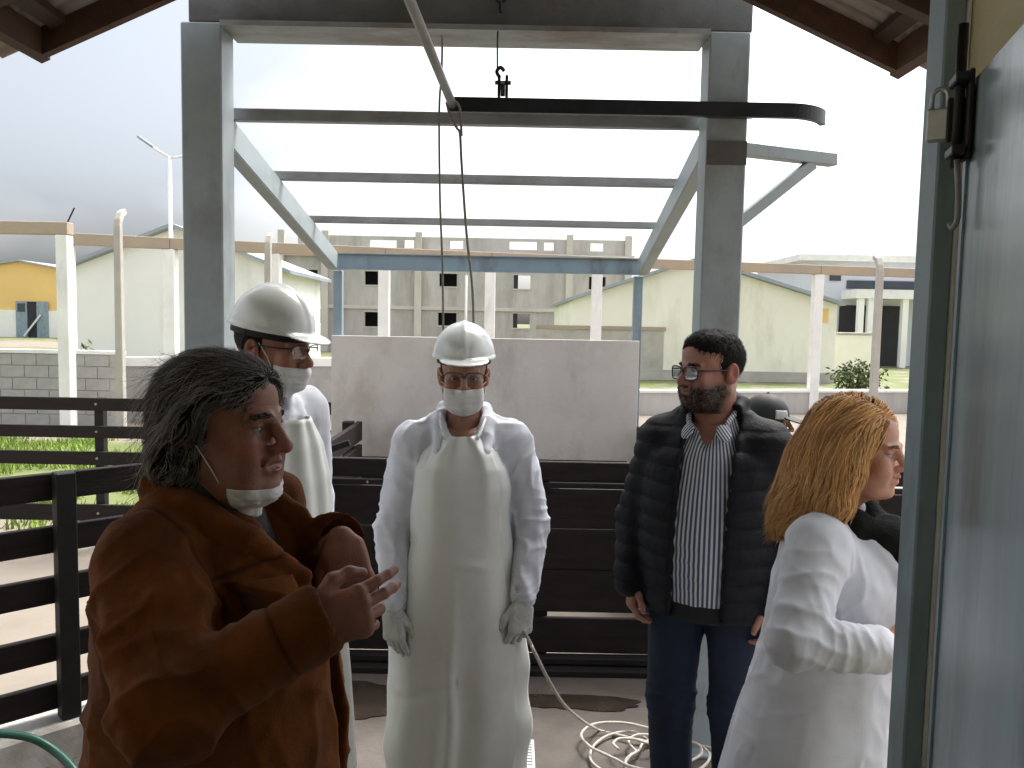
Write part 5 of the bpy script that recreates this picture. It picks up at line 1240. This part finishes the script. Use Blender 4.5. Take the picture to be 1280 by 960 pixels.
# ------------------------------------------------------------------ 3. man in the quilted jacket
def man_jacket():
    P_ = Person('bearded man in black quilted jacket, striped shirt and dark glasses looking aside', (.655, 2.58, .02), -27, 1.010)
    J = dict(STD); J['armL'] = ((-.162, .01, 1.335), (-.250, .04, 1.060), (-.236, -.06, .865)); J['armR'] = ((.165, .01, 1.345), (.245, .03, 1.065), (.230, -.05, .86))
    J['legL'] = ((-.095, .01, .88), (-.105, -.01, .48), (-.10, .02, .09)); J['legR'] = ((.095, .01, .88), (.10, .0, .48), (.11, .03, .09))
    sk = (.36, .175, .125); Rh = rotm(2, 0, -37)
    hv = []
    for a, sgn in (('armL', -1), ('armR', 1)):
        V, Fq, c = hand_mesh((30, 36, 40, 42), skin=sk); wr = np.array(J[a][2]); V2, fl = place(V, wr, (-sgn*.1, -.15, -1), (-sgn*.5, -.9, 0), (-sgn, .3, 0)); hv.append((V2, Fq[:, ::-1] if fl else Fq, c))
    P_.body(J, (-.008, -.025, 1.574), Rh, dict(w=1.06, jaw=1.12, nose=1.05, cheek=1.05, fat=.8), sk, hv, stubble=.95, gaze=0, build=1.1)
    # shirt
    f = Field((-.26, -.26, .82), (.26, .24, 1.52), .005)
    f.stack([(.845, 0, -.01, .166, .150), (.95, 0, -.012, .170, .160), (1.06, 0, -.012, .172, .162), (1.18, 0, -.005, .170, .152), (1.30, 0, .004, .165, .135), (1.37, 0, .012, .13, .10), (1.42, 0, .02, .09, .082)], k=0)
    for s_ in (-1, 1): f.cap((s_*.05, .02, 1.41), (s_*.15, .012, 1.36), .05, .05, k=.03)
    f.ell((.0, -.135, 1.41), (.040, .085, .085), k=.008, op='s')
    f.cap((0, -.01, 1.38), (0, -.02, 1.55), .066, .072, op='s', k=.004)
    f.ell((0, -.16, .835), (.10, .06, .02), k=.01, op='s') if False else None
    add_cloth(P_, 'shirt', f, M['stripe'], lambda V: .0035*fbm(V*np.array([12, 12, 5]))+folds(V, [((.0, -.16, .98), (.3, 0, 1), .12, .004, .05)]), colors=lambda V: np.stack([np.arctan2(V[:, 0], -V[:, 1]+.02)*.175+.5, V[:, 2]*0, V[:, 2]*0], 1))
    # shirt collar and placket
    f = Field((-.12, -.20, 1.30), (.12, .12, 1.52), .004)
    for s_ in (-1, 1):
        f.chain([(s_*.012, .088, 1.468), (s_*.064, .050, 1.468), (s_*.074, -.02, 1.445), (s_*.060, -.075, 1.412)], [.010, .010, .010, .008], k=.006)
        f.ell((s_*.056, -.100, 1.385), (.026, .008, .030), rotm(-28, 0, s_*38), k=.006)
    f.cap((0, -.008, 1.36), (0, -.02, 1.55), .063, .070, op='s', k=.004)
    add_cloth(P_, 'shirt_collar', f, M['stripe'], colors=lambda V: np.stack([np.abs(V[:, 0])*1.2+V[:, 2]*.9+V[:, 1]*.5, V[:, 2]*0, V[:, 2]*0], 1))
    # quilted jacket
    f = Field((-.38, -.29, .74), (.38, .27, 1.54), .005)
    f.stack([(.80, 0, .0, .215, .172), (.88, 0, .0, .220, .176), (1.02, 0, .0, .224, .180), (1.16, 0, .0, .224, .178), (1.29, 0, .005, .213, .160), (1.37, 0, .012, .155, .118), (1.43, 0, .022, .10, .09)], k=0)
    for s_ in (-1, 1): f.cap((s_*.05, .02, 1.405), (s_*.155, .012, 1.345), .064, .072, k=.04)
    sleeve(f, *J['armL'], r=(.082, .072, .058)); sleeve(f, *J['armR'], r=(.082, .072, .058))
    f.chain([(-.074, -.035, 1.44), (-.082, .03, 1.462), (-.045, .085, 1.475), (.045, .085, 1.475), (.082, .03, 1.465), (.078, -.035, 1.445)], [.022, .025, .025, .025, .025, .022], k=.012)
    f.cap((0, -.005, 1.36), (0, -.015, 1.56), .066, .072, op='s', k=.004)
    f.box((.004, -.20, 1.0), (.080, .170, .5), rotm(0, 1.5, 0), rnd=.02, op='s', k=.01)
    f.ell((.0, -.16, 1.40), (.085, .10, .10), k=.02, op='s')
    f.stack([(.74, 0, -.01, .172, .140), (.95, 0, -.012, .172, .142), (1.10, 0, -.012, .168, .142), (1.2, 0, -.01, .15, .12)], op='s', k=.01)
    def quilt(V):
        ph = V[:, 2]/.058+.12*fbm(V*6); b = np.abs(np.sin(np.pi*ph))**.45
        onbody = np.clip((1.40-V[:, 2])/.03, 0, 1)
        return (b*.0115-.006)*onbody+.004*fbm(V*np.array([22, 22, 14]), 3)
    add_cloth(P_, 'jacket', f, M['puffer'], quilt)
    # belt area and jeans
    g = legs_field(J, 1.06, .007, .05); V, Fq = g.mesh(1)
    V = displace(V, Fq, .004*fbm(V*np.array([18, 18, 9]), 3)+folds(V, [(J['legL'][1], (0, .3, 1), .12, .005, .045), (J['legR'][1], (0, .3, 1), .12, .005, .045), ((0, -.1, .85), (1, 0, .6), .10, .004, .05)])); P_.add('jeans', V, Fq, M['jeans'])
    f = Field((-.22, -.22, .77), (.22, .2, .90), .006); f.stack([(.79, 0, -.005, .185, .148), (.885, 0, -.008, .184, .150)], k=0); add_cloth(P_, 'undershirt', f, M['trouser'])
    shoes(P_, J, M['shoe'])
    specs(P_, M['lens_dark'], M['frame_dark'], w=.029, hgt=.0205, y=-.113, z=-.004, rim=.0024)
    # hair and beard
    hf = Field((-.12, -.13, -.09), (.12, .15, .15), .004); hf.ell((0, .018, .038), (.083, .101, .089), k=0); hf.ell((0, -.030, .072), (.064, .056, .046), k=.03)
    hf.ell((0, -.118, .004), (.084, .066, .086), k=.010, op='s')
    for s_ in (-1, 1): hf.ell((s_*.07, -.070, -.04), (.040, .055, .085), k=.01, op='s'); hf.ell((s_*.085, .015, -.03), (.03, .034, .048), k=.006, op='s')
    hf.box((0, -.02, -.13), (.2, .2, .06), op='s')
    V, Fq = hf.mesh(1); Vd = displace(V, Fq, .003*fbm(V*90)+.002*fbm(V*200)); ho = P_.add('hair', P_.H(Vd), Fq, M['hair'], np.full((len(V), 3), (.010)))
    top = (V[:, 2] > -.03)
    S = P_.strands('x', hf, surf_pick(V, top, 2600, rg), lambda p: np.stack([p[:, 0]*2, p[:, 1]*4-.1, np.where(p[:, 2] > .08, .2, -1.0)], 1), .022, 3, .0007, lambda r_, g_: (np.array([.012, .010, .009])*g_.uniform(.5, 2.0, (len(r_), 1))), rg, .5, .001, .004)
    P_.add('hair_strands', S[0], S[1], M['hair'], S[2], parent=ho)
    V, Fq = P_.hf.mesh(0); hm = (V[:, 2] < -.042) & (V[:, 2] > -.125) & (V[:, 1] < -.005) & ~((np.abs(V[:, 0]) < .024) & (V[:, 2] > -.072) & (V[:, 2] < -.050) & (V[:, 1] < -.085)) & ~((np.abs(V[:, 0]) > .020) & (V[:, 2] > -.048) & (V[:, 1] < -.04))
    S = P_.strands('x', P_.hf, surf_pick(V, hm, 1900, rg), lambda p: np.stack([p[:, 0]*1.5, p[:, 1]*0-.3, p[:, 2]*0-1.], 1), .007, 2, .0006, lambda r_, g_: (np.array([.022, .014, .011])*g_.uniform(.4, 2.2, (len(r_), 1))), rg, .5, .001, .002)
    P_.add('beard', S[0], S[1], M['hair'], S[2])
    brows(P_, (.012, .010, .009))
    return P_
def brows(P_, c_, th=.0014):
    V, Fq = P_.hf.mesh(0); hm = (np.abs(V[:, 2]-.0225-.05*(np.abs(V[:, 0])-.03)*-.3) < .004) & (np.abs(V[:, 0]) > .013) & (np.abs(V[:, 0]) < .048) & (V[:, 1] < -.06)
    if hm.sum() < 5: return
    for q in (-1, 1):
        S = P_.strands('x', P_.hf, surf_pick(V, hm & (V[:, 0]*q > 0), 80, rg), lambda p: np.stack([np.sign(p[:, 0])*1., p[:, 1]*0, .25-np.abs(p[:, 0])*8], 1), .009, 2, .0007, lambda r_, g_: np.array(c_)*g_.uniform(.5, 2., (len(r_), 1)), rg, .3, .001)
        P_.add('eyebrow', S[0], S[1], M['hair'], S[2])
# ------------------------------------------------------------------ 4. smiling woman in the white lab coat
def woman():
    root = np.array([.785, 1.88, .02]); rz = 56; sc = .922
    P_ = Person('smiling woman with long ginger blonde hair in a white lab coat', root, rz, sc)
    c_, s_ = math.cos(math.radians(rz)), math.sin(math.radians(rz)); Rz = np.array([[c_, -s_, 0], [s_, c_, 0], [0, 0, 1]])
    L = lambda w: (np.array(w)-root)@Rz/sc
    el = L(at(992, 803, 1.63)); wr = L(at(1100, 812, 1.63))
    J = dict(STD); J['armL'] = ((-.165, .01, 1.345), tuple(el), tuple(wr)); J['armR'] = ((.165, .01, 1.345), (.23, -.02, 1.08), (.10, -.22, 1.10))
    sk = (.50, .265, .19); Rh = rotm(4, 0, -3); hv = []
    for a, sgn in (('armL', -1), ('armR', 1)):
        V, Fq, c = hand_mesh((35, 40, 42, 45), skin=sk); w3 = np.array(J[a][2]); d_ = w3-np.array(J[a][1]); V2, fl = place(V*.92, w3, d_, (0, -.2, 1), (-sgn, -.3, 0)); hv.append((V2, Fq[:, ::-1] if fl else Fq, c))
    P_.body(J, (0, -.035, 1.574), Rh, dict(w=.97, jaw=.92, nose=.92, cheek=1.02, mouth=.0035, smile=1.), sk, hv, gaze=0)
    f = Field((-.48, -.46, .40), (.36, .42, 1.52), .006)
    f.stack([(.42, 0, .045, .30, .26), (.60, 0, .04, .275, .245), (.80, 0, .03, .245, .215), (.95, 0, .015, .215, .185), (1.10, 0, -.005, .192, .170), (1.22, 0, -.015, .190, .175), (1.32, 0, .0, .175, .135), (1.38, 0, .015, .125, .10), (1.43, 0, .02, .075, .07)], k=0)
    for q in (-1, 1): f.cap((q*.05, .02, 1.40), (q*.155, .012, 1.345), .055, .068, k=.04)
    sleeve(f, *J['armL'], r=(.078, .060, .050), k=.012); sleeve(f, *J['armR'], r=(.082, .074, .056))
    for q in (-1, 1): f.chain([(q*.02, .085, 1.440), (q*.066, .045, 1.450), (q*.072, -.06, 1.40), (q*.060, -.165, 1.27), (q*.02, -.19, 1.12)], [.015, .017, .016, .014, .010], k=.012)
    f.ell((0, -.15, 1.42), (.055, .12, .12), k=.01, op='s')
    e2 = np.array(el); sh = np.array(J['armL'][0])
    def dsp(V):
        d = folds(V, [(e2+np.array([0, -.03, .02]), np.array(el)-sh, .09, .011, .045), ((e2+np.array(wr))/2, np.array(wr)-e2, .09, .008, .034), (np.array(wr), np.array(wr)-e2, .05, .006, .02), ((sh+e2)/2+np.array([0, 0, .02]), (.5, .3, 1), .13, .007, .07),
                      ((-.12, -.13, 1.18), (-.4, .3, 1), .13, .008, .06), ((-.14, .12, .98), (.2, .2, 1), .14, .007, .055)])
        low = np.clip((1.05-V[:, 2])/.3, 0, 1)
        ang = np.arctan2(V[:, 0], -V[:, 1]); d += low*.016*np.sin(ang*7+3*fbm(V*np.array([3, 3, 1.5]), 2))*np.clip((1.0-V[:, 2])/.4, .15, 1)
        return .55*d+drape(V, .006, (9, 9, 4), 3, 5.)
    add_cloth(P_, 'lab_coat', f, M['coat_cloth'], dsp, sm=1)
    g = Field((-.04, -.12, -.08), (.04, -.06, -.04), .002); g.ell((0, -.085, -.0590), (.022, .014, .0045), k=0); V, Fq = g.mesh(1); P_.add('teeth', P_.H(V), Fq, M['white_paint'])
    # scarf
    f = Field((-.16, -.26, 1.22), (.16, .16, 1.50), .005)
    f.chain([(-.01, .085, 1.425), (-.066, .04, 1.425), (-.072, -.05, 1.395), (-.03, -.115, 1.36), (.03, -.12, 1.36), (.072, -.05, 1.395), (.066, .04, 1.425), (.01, .085, 1.425)], [.036]*8, k=.02)
    f.chain([(0, -.13, 1.36), (.0, -.175, 1.30), (-.005, -.19, 1.22)], [.05, .045, .04], k=.03)
    add_cloth(P_, 'scarf', f, M['scarf'], lambda V: .006*fbm(V*25, 3))
    g = legs_field(J, .98); V, Fq = g.mesh(1); P_.add('trousers', V, Fq, M['trouser']); shoes(P_, J, M['shoe'])
    # dark red folder held against the chest
    # hair: volume plus long ribbons
    hf = Field((-.17, -.15, -.29), (.17, .22, .16), .005)
    hf.ell((0, .020, .040), (.090, .108, .094), k=0); hf.ell((0, .055, -.03), (.100, .085, .12), k=.03)
    for q in (-1, 1): hf.chain([(q*.078, -.010, .03), (q*.092, -.002, -.05), (q*.098, .012, -.13), (q*.092, .02, -.185)], [.026, .032, .033, .018], k=.03)
    hf.chain([(0, .085, -.05), (0, .105, -.14), (-.01, .11, -.20)], [.080, .066, .035], k=.03); hf.chain([(-.055, .06, -.10), (-.080, .095, -.17), (-.095, .125, -.215)], [.05, .038, .016], k=.03); hf.chain([(-.01, .10, -.10), (-.03, .140, -.18), (-.05, .160, -.24)], [.065, .036, .008], k=.03); hf.chain([(.055, .06, -.10), (.075, .085, -.19)], [.05, .03], k=.03)
    hf.ell((0, -.124, -.030), (.092, .098, .122), k=.012, op='s')
    V, Fq = hf.mesh(2); Vd = displace(V, Fq, .007*fbm(V*np.array([34, 34, 7]), 3)); cc = np.array([.36, .17, .055])*(1+.5*fbm(V*np.array([50, 50, 5]), 2))[:, None]
    ho = P_.add('hair', P_.H(Vd), Fq, M['hair'], np.clip(cc, .02, 1))
    def flow(p):
        part = np.clip((p[:, 2]-.05)/.07, 0, 1)[:, None]; out = np.stack([np.sign(p[:, 0]+.02)*1., .55+0*p[:, 0], -.2+0*p[:, 0]], 1); dn = np.stack([.10*np.sign(p[:, 0])*np.sin(p[:, 2]*26+1), .22+.25*np.sin(p[:, 2]*22), -1+0*p[:, 0]], 1)
        return out*part+dn*(1-part)
    S = P_.strands('x', hf, surf_pick(V, V[:, 2] > -.20, 12000, rg), flow, .16, 10, .0011, lambda r_, g_: (np.array([.62, .345, .145])*g_.uniform(.4, 1.5, (len(r_), 1))*(1+.5*fbm(r_*40, 2))[:, None]+(g_.uniform(0, 1, (len(r_), 1)) > .8)*np.array([.16, .12, .06])), rg, .11, .004, .007, clump=.020, wave=.16, wfreq=1.3)
    P_.add('hair_strands', S[0], S[1], M['hair'], S[2], parent=ho)
    S = P_.strands('x', hf, surf_pick(V, (V[:, 2] < -.08) & (V[:, 1] > -.03), 2600, rg), flow, .13, 8, .0009, lambda r_, g_: np.array([.52, .29, .12])*g_.uniform(.4, 1.6, (len(r_), 1)), rg, .22, .007, .016, clump=.018, wave=.3, wfreq=1.)
    P_.add('loose_hair', S[0], S[1], M['hair'], S[2], parent=ho)
    brows(P_, (.12, .06, .03))
    return P_, L
# ------------------------------------------------------------------ 5. man in the brown suede jacket
def man_suede():
    root = np.array([-.536, 1.42, .02]); rz = 76; sc = 1.0
    P_ = Person('man in brown suede jacket with greying hair gesturing with both hands', root, rz, sc)
    c_, s_ = math.cos(math.radians(rz)), math.sin(math.radians(rz)); Rz = np.array([[c_, -s_, 0], [s_, c_, 0], [0, 0, 1]])
    L = lambda w: (np.array(w)-root)@Rz/sc
    LD = lambda d: np.array(d)@Rz
    sh = np.array((-.155, .015, 1.325)); el = L(at(215, 880, 1.10)); wr = L(at(388, 782, 1.17))
    sh2 = np.array((.165, .0, 1.352)); el2 = L(at(330, 735, 1.60)); wr2 = L(at(420, 676, 1.47))
    J = dict(STD); J['armL'] = (sh, el, wr); J['armR'] = (sh2, el2, wr2)
    sk = (.35, .152, .098); Rh = rotm(1, 0, 0); hv = []; P_.hs = 1.06
    V, Fq, c = hand_mesh(((22, 12, 8), (30, 18, 12), (46, 38, 22), (56, 46, 28)), thumb=.012, spread=5, skin=sk)
    V2, fl = place(V, wr, LD((.92, .30, .20)), LD((-.15, .1, 1)), LD((-.25, 1, 0))); hv.append((V2, Fq[:, ::-1] if fl else Fq, c))
    V, Fq, c = hand_mesh((28, 34, 38, 42), thumb=.004, spread=3, skin=sk, wrist=.004)
    V2, fl = place(V, wr2+LD((.012, -.01, 0)), LD((.30, -.12, -.9)), LD((-.9, -.25, -.2)), LD((-.3, 1, 0))); hv.append((V2, Fq[:, ::-1] if fl else Fq, c))
    P_.body(J, (.0, -.022, 1.540), Rh, dict(w=1.02, jaw=1.05, nose=1.0, cheek=1.05, mouth=.0045, fat=.9, age=1.), sk, hv, stubble=.22, gaze=0, hh=.0026, build=1.15)
    # dark jumper inside the jacket
    f = Field((-.28, -.30, .80), (.28, .26, 1.50), .007)
    f.stack([(.82, 0, -.02, .18, .185), (1.05, 0, -.02, .17, .176), (1.22, 0, -.0, .16, .142), (1.33, 0, .010, .14, .110), (1.40, 0, .015, .10, .09), (1.46, 0, .01, .074, .072)], k=0)
    add_cloth(P_, 'jumper', f, M['knit_dark'], lambda V: .003*fbm(V*20))
    # suede jacket
    f = Field((-.46, -.42, .70), (.46, .30, 1.52), .005)
    f.stack([(.74, 0, -.01, .235, .215), (.85, 0, -.015, .238, .222), (1.0, 0, -.02, .235, .222), (1.13, 0, -.012, .225, .210), (1.25, 0, .0, .208, .190), (1.33, 0, .008, .165, .150), (1.40, 0, .022, .100, .09)], k=0)
    for q in (-1, 1): f.cap((q*.05, .02, 1.395), (q*.140, .018, 1.335), .060, .070, k=.04)
    sleeve(f, sh, el, wr, r=(.084, .078, .052), k=.022); sleeve(f, sh2, el2, wr2, r=(.084, .070, .054), k=.02)
    d1 = (wr-el)/np.linalg.norm(wr-el); f.cap(wr-d1*.035, wr+d1*.006, .054, .053, k=.004); f.cap(wr-d1*.01, wr+d1*.05, .038, .042, k=.012, op='s')
    d2 = (wr2-el2)/np.linalg.norm(wr2-el2); f.cap(wr2-d2*.03, wr2+d2*.008, .052, .052, k=.004); f.cap(wr2-d2*.01, wr2+d2*.05, .036, .044, k=.006, op='s')
    # stand and fall collar
    for q in (-1, 1): f.chain([(q*.02, .105, 1.435), (q*.074, .065, 1.435), (q*.096, -.02, 1.41), (q*.080+.012, -.115, 1.355), (q*.045+.045, -.178, 1.28)], [.022, .024, .024, .021, .015], k=.010)
    f.cap((0, -.005, 1.38), (0, -.03, 1.55), .070, .076, op='s', k=.006)
    f.box((.060, -.30, 1.05), (.030, .18, .5), op='s', k=.012, rnd=.01); f.ell((.035, -.18, 1.385), (.060, .13, .10), k=.015, op='s')
    f.stack([(.70, 0, -.02, .18, .175), (1.05, 0, -.025, .18, .178), (1.20, 0, -.015, .15, .14)], op='s', k=.01)
    mid = (sh+el)/2; fm = (el+wr)/2
    def dsp(V):
        d = folds(V, [(el+np.array([.03, .02, .05]), wr-el, .10, .012, .060), (el, el-sh, .11, .011, .062), (mid, (.3, .4, 1), .13, .010, .085), (fm, wr-el, .08, .007, .042), (wr, wr-el, .05, .004, .026), ((-.15, -.12, 1.24), (.8, .2, 1), .14, .009, .080),
                      ((-.10, .17, 1.15), (.3, 0, 1), .20, .010, .10), ((.0, -.22, 1.05), (1, .2, .25), .18, .008, .085), (el2, wr2-el2, .08, .008, .04), (wr2, wr2-el2, .05, .005, .022)])
        return d*.9+drape(V, .006, (7, 7, 5), 3, 2.)+.0012*fbm(V*70, 2)
    def seam(V):
        axd = (wr-el)/np.linalg.norm(wr-el); tw = (V-wr)@axd; nearw = np.linalg.norm(V-wr, axis=1) < .09
        arm = np.exp(-((V[:, 0]+.150+.25*(V[:, 2]-1.3)*0)/.0035)**2)*(V[:, 2] > 1.19)*(np.abs(V[:, 1]) < .19)*(V[:, 2] < 1.43)
        yoke = np.exp(-((V[:, 2]-1.315-.15*(V[:, 0]+.1))/.0035)**2)*(V[:, 0] > -.150)*(V[:, 0] < .0)*(V[:, 1] < 0)
        back = np.exp(-((V[:, 2]-1.26)/.0035)**2)*(V[:, 0] > -.150)*(V[:, 0] < .15)*(V[:, 1] > .03)
        cuff = np.exp(-((tw+.045)/.003)**2)*nearw
        side = np.exp(-((V[:, 1]-.02-.1*(1.2-V[:, 2]))/.0035)**2)*(V[:, 0] < -.15)*(V[:, 2] < 1.15)*0
        return np.clip(arm+yoke+back+cuff, 0, 1)
    jo, V, Fq = add_cloth(P_, 'jacket', f, M['suede'], lambda V: dsp(V)-.0028*seam(V), colors=lambda V: np.repeat((1-.6*seam(V))[:, None], 3, 1))
    # chest pocket flap with button, and the front facing
    def on_front(x, z, off=.004):
        """point on the jacket front by marching the field"""
        ys = np.linspace(-.36, .05, 160); p = np.stack([np.full(160, x), ys, np.full(160, z)], 1); v = f.sample(p); i = int(np.argmax(v < 0)); return np.array([x, ys[i]-off, z])
    def fn(u, v):
        X = -.135+.105*u; Z = 1.300-.012*u-(.042+.014*(1-np.abs(2*u-1)))*v; o = np.zeros(u.shape+(3,))
        for a in range(u.shape[0]):
            for b in range(u.shape[1]): o[a, b] = on_front(X[a, b], Z[a, b], .006)
        return o
    fl_ = sheet(P_, 'pocket_flap', fn, 14, 8, M['suede_flap'], .007)
    fl_.data.color_attributes.new('Col', 'FLOAT_COLOR', 'POINT') if False else None
    b0 = on_front(-.082, 1.256, .014); mb = MB(); mb.tube([b0+np.array([0, .006, 0]), b0-np.array([0, .002, 0])], .0075, 10); P_.addmb('button', mb, M['knit_dark'], parent=fl_)
    g = legs_field(J, 1.18); V, Fq = g.mesh(1); P_.add('trousers', V, Fq, M['trouser']); shoes(P_, J, M['shoe'])
    # mask pulled down under the chin
    mk = mask_sheet(P_, -.099, -.152, 74, .010, .006, 3, crump=.007, tilt=.010)
    for q in (-1, 1):
        mb = MB(); mb.tube(P_.H(np.array([(q*.060, -.050, -.108), (q*.072, -.030, -.064), (q*.080, -.008, -.026), (q*.088, .014, -.006)])), .0012, 5); P_.addmb('ear_loop', mb, M['mask'], parent=mk)
    # hair
    hf = Field((-.15, -.16, -.20), (.15, .19, .17), .005)
    hf.ell((0, .014, .028), (.088, .104, .0945), k=0); hf.ell((0, -.035, .055), (.068, .058, .042), k=.03); hf.ell((0, .045, -.050), (.086, .066, .092), k=.03)
    for q in (-1, 1): hf.chain([(q*.080, -.035, .045), (q*.088, -.005, .01), (q*.086, .035, -.05)], [.018, .022, .030], k=.02)
    hf.ell((0, -.130, .004), (.086, .076, .088), k=.010, op='s')
    for q in (-1, 1): hf.ell((q*.088, -.062, -.030), (.050, .066, .085), k=.012, op='s'); hf.ell((q*.100, .004, -.028), (.024, .026, .036), k=.008, op='s')
    hf.box((0, 0, -.225), (.3, .3, .10), op='s')
    V, Fq = hf.mesh(2); Vd = displace(V, Fq, .006*fbm(V*np.array([45, 25, 12]), 3)); ho = P_.add('hair', P_.H(Vd), Fq, M['hair'], np.full((len(V), 3), .018))
    def flow(p):
        t = np.clip((p[:, 2]-.03)/.08, 0, 1)[:, None]; up = np.stack([p[:, 0]*3+np.sign(p[:, 0])*.3, 1.0+0*p[:, 0], -.15+0*p[:, 0]], 1); dn = np.stack([p[:, 0]*1., .55+0*p[:, 0], -.9+0*p[:, 0]], 1); return up*t+dn*(1-t)
    def cf_(r_, g_):
        grey = np.clip(.60+.5*fbm(r_*14, 2)+(r_[:, 1] < -.02)*.2+(np.abs(r_[:, 0]) > .06)*.15, 0, 1)[:, None]*(g_.uniform(0, 1, (len(r_), 1)) > .45)
        return np.array([.030, .022, .017])*g_.uniform(.5, 1.8, (len(r_), 1))*(1-grey)+np.array([.38, .355, .33])*g_.uniform(.6, 1.4, (len(r_), 1))*grey
    S = P_.strands('x', hf, surf_pick(V, (V[:, 2] > -.12), 13000, rg), flow, .075, 8, .0007, cf_, rg, .30, .003, .008, clump=.016, wave=.25, wfreq=1.0)
    P_.add('hair_strands', S[0], S[1], M['hair'], S[2], parent=ho)
    S = P_.strands('x', hf, surf_pick(V, (V[:, 1] > .05) & (V[:, 2] > -.12), 700, rg), flow, .11, 7, .0005, cf_, rg, .55, .006, .035)
    P_.add('loose_hair', S[0], S[1], M['hair'], S[2], parent=ho)
    brows(P_, (.03, .025, .022))
    return P_
# ------------------------------------------------------------------ 6. person in the dark cap
def person_cap():
    P_ = Person('person in a black cap with white patch half hidden behind the quilted jacket', (1.065, 3.36, .02), 66, .850)
    J = dict(STD); sk = (.36, .18, .125); hv = []
    for a, sgn in (('armL', -1), ('armR', 1)):
        V, Fq, c = hand_mesh((25, 30, 34, 36), skin=sk); V2, fl = place(V, np.array(J[a][2]), (0, -.15, -1), (-sgn*.4, -.9, 0), (-sgn, .4, 0)); hv.append((V2, Fq[:, ::-1] if fl else Fq, c))
    P_.body(J, (0, -.02, 1.572), rotm(4, 0, 0), dict(), sk, hv, hh=.004)
    f = Field((-.36, -.26, .75), (.36, .26, 1.50), .010)
    f.stack([(.78, 0, 0, .19, .15), (1.0, 0, 0, .185, .145), (1.25, 0, .005, .19, .14), (1.36, 0, .012, .15, .105), (1.43, 0, .02, .085, .08)], k=0)
    for s_ in (-1, 1): f.cap((s_*.05, .02, 1.41), (s_*.165, .012, 1.355), .058, .066, k=.04)
    sleeve(f, *J['armL']); sleeve(f, *J['armR'])
    add_cloth(P_, 'jacket', f, M['trouser'], lambda V: drape(V, .004, (14, 14, 5)))
    g = legs_field(J, 1.); V, Fq = g.mesh(1); P_.add('trousers', V, Fq, M['jeans']); shoes(P_, J, M['shoe'])
    f = Field((-.13, -.22, -.02), (.13, .15, .16), .004); f.ell((0, .012, .030), (.090, .112, .105), k=0); f.box((0, 0, -.095), (.3, .3, .1), op='s')
    f.ell((0, -.125, .022), (.072, .078, .008), rotm(12, 0, 0), k=.006); f.cap((0, .012, .133), (0, .012, .138), .010, .008, k=.003); f.ell((0, .015, .005), (.080, .10, .10), op='s', k=.003)
    V, Fq = f.mesh(1); co = P_.add('cap', P_.H(V), Fq, M['strap_dark'])
    def fn(u, v):
        a = math.radians(-62)+u*math.radians(38); z = .066-v*.042; r = np.sqrt(np.clip(1-((z-.030)/.105)**2, 0, 1)); return (np.stack([.0925*r*np.sin(a), .012-.1145*r*np.cos(a), z], -1).reshape(-1, 3)@P_.Rh.T+P_.hc).reshape(u.shape+(3,))
    sheet(P_, 'patch', fn, 10, 8, M['patch'], .002, parent=co)
    return P_
ONLY = None
man_apron(); man_helmet(); man_jacket(); woman(); man_suede(); person_cap()
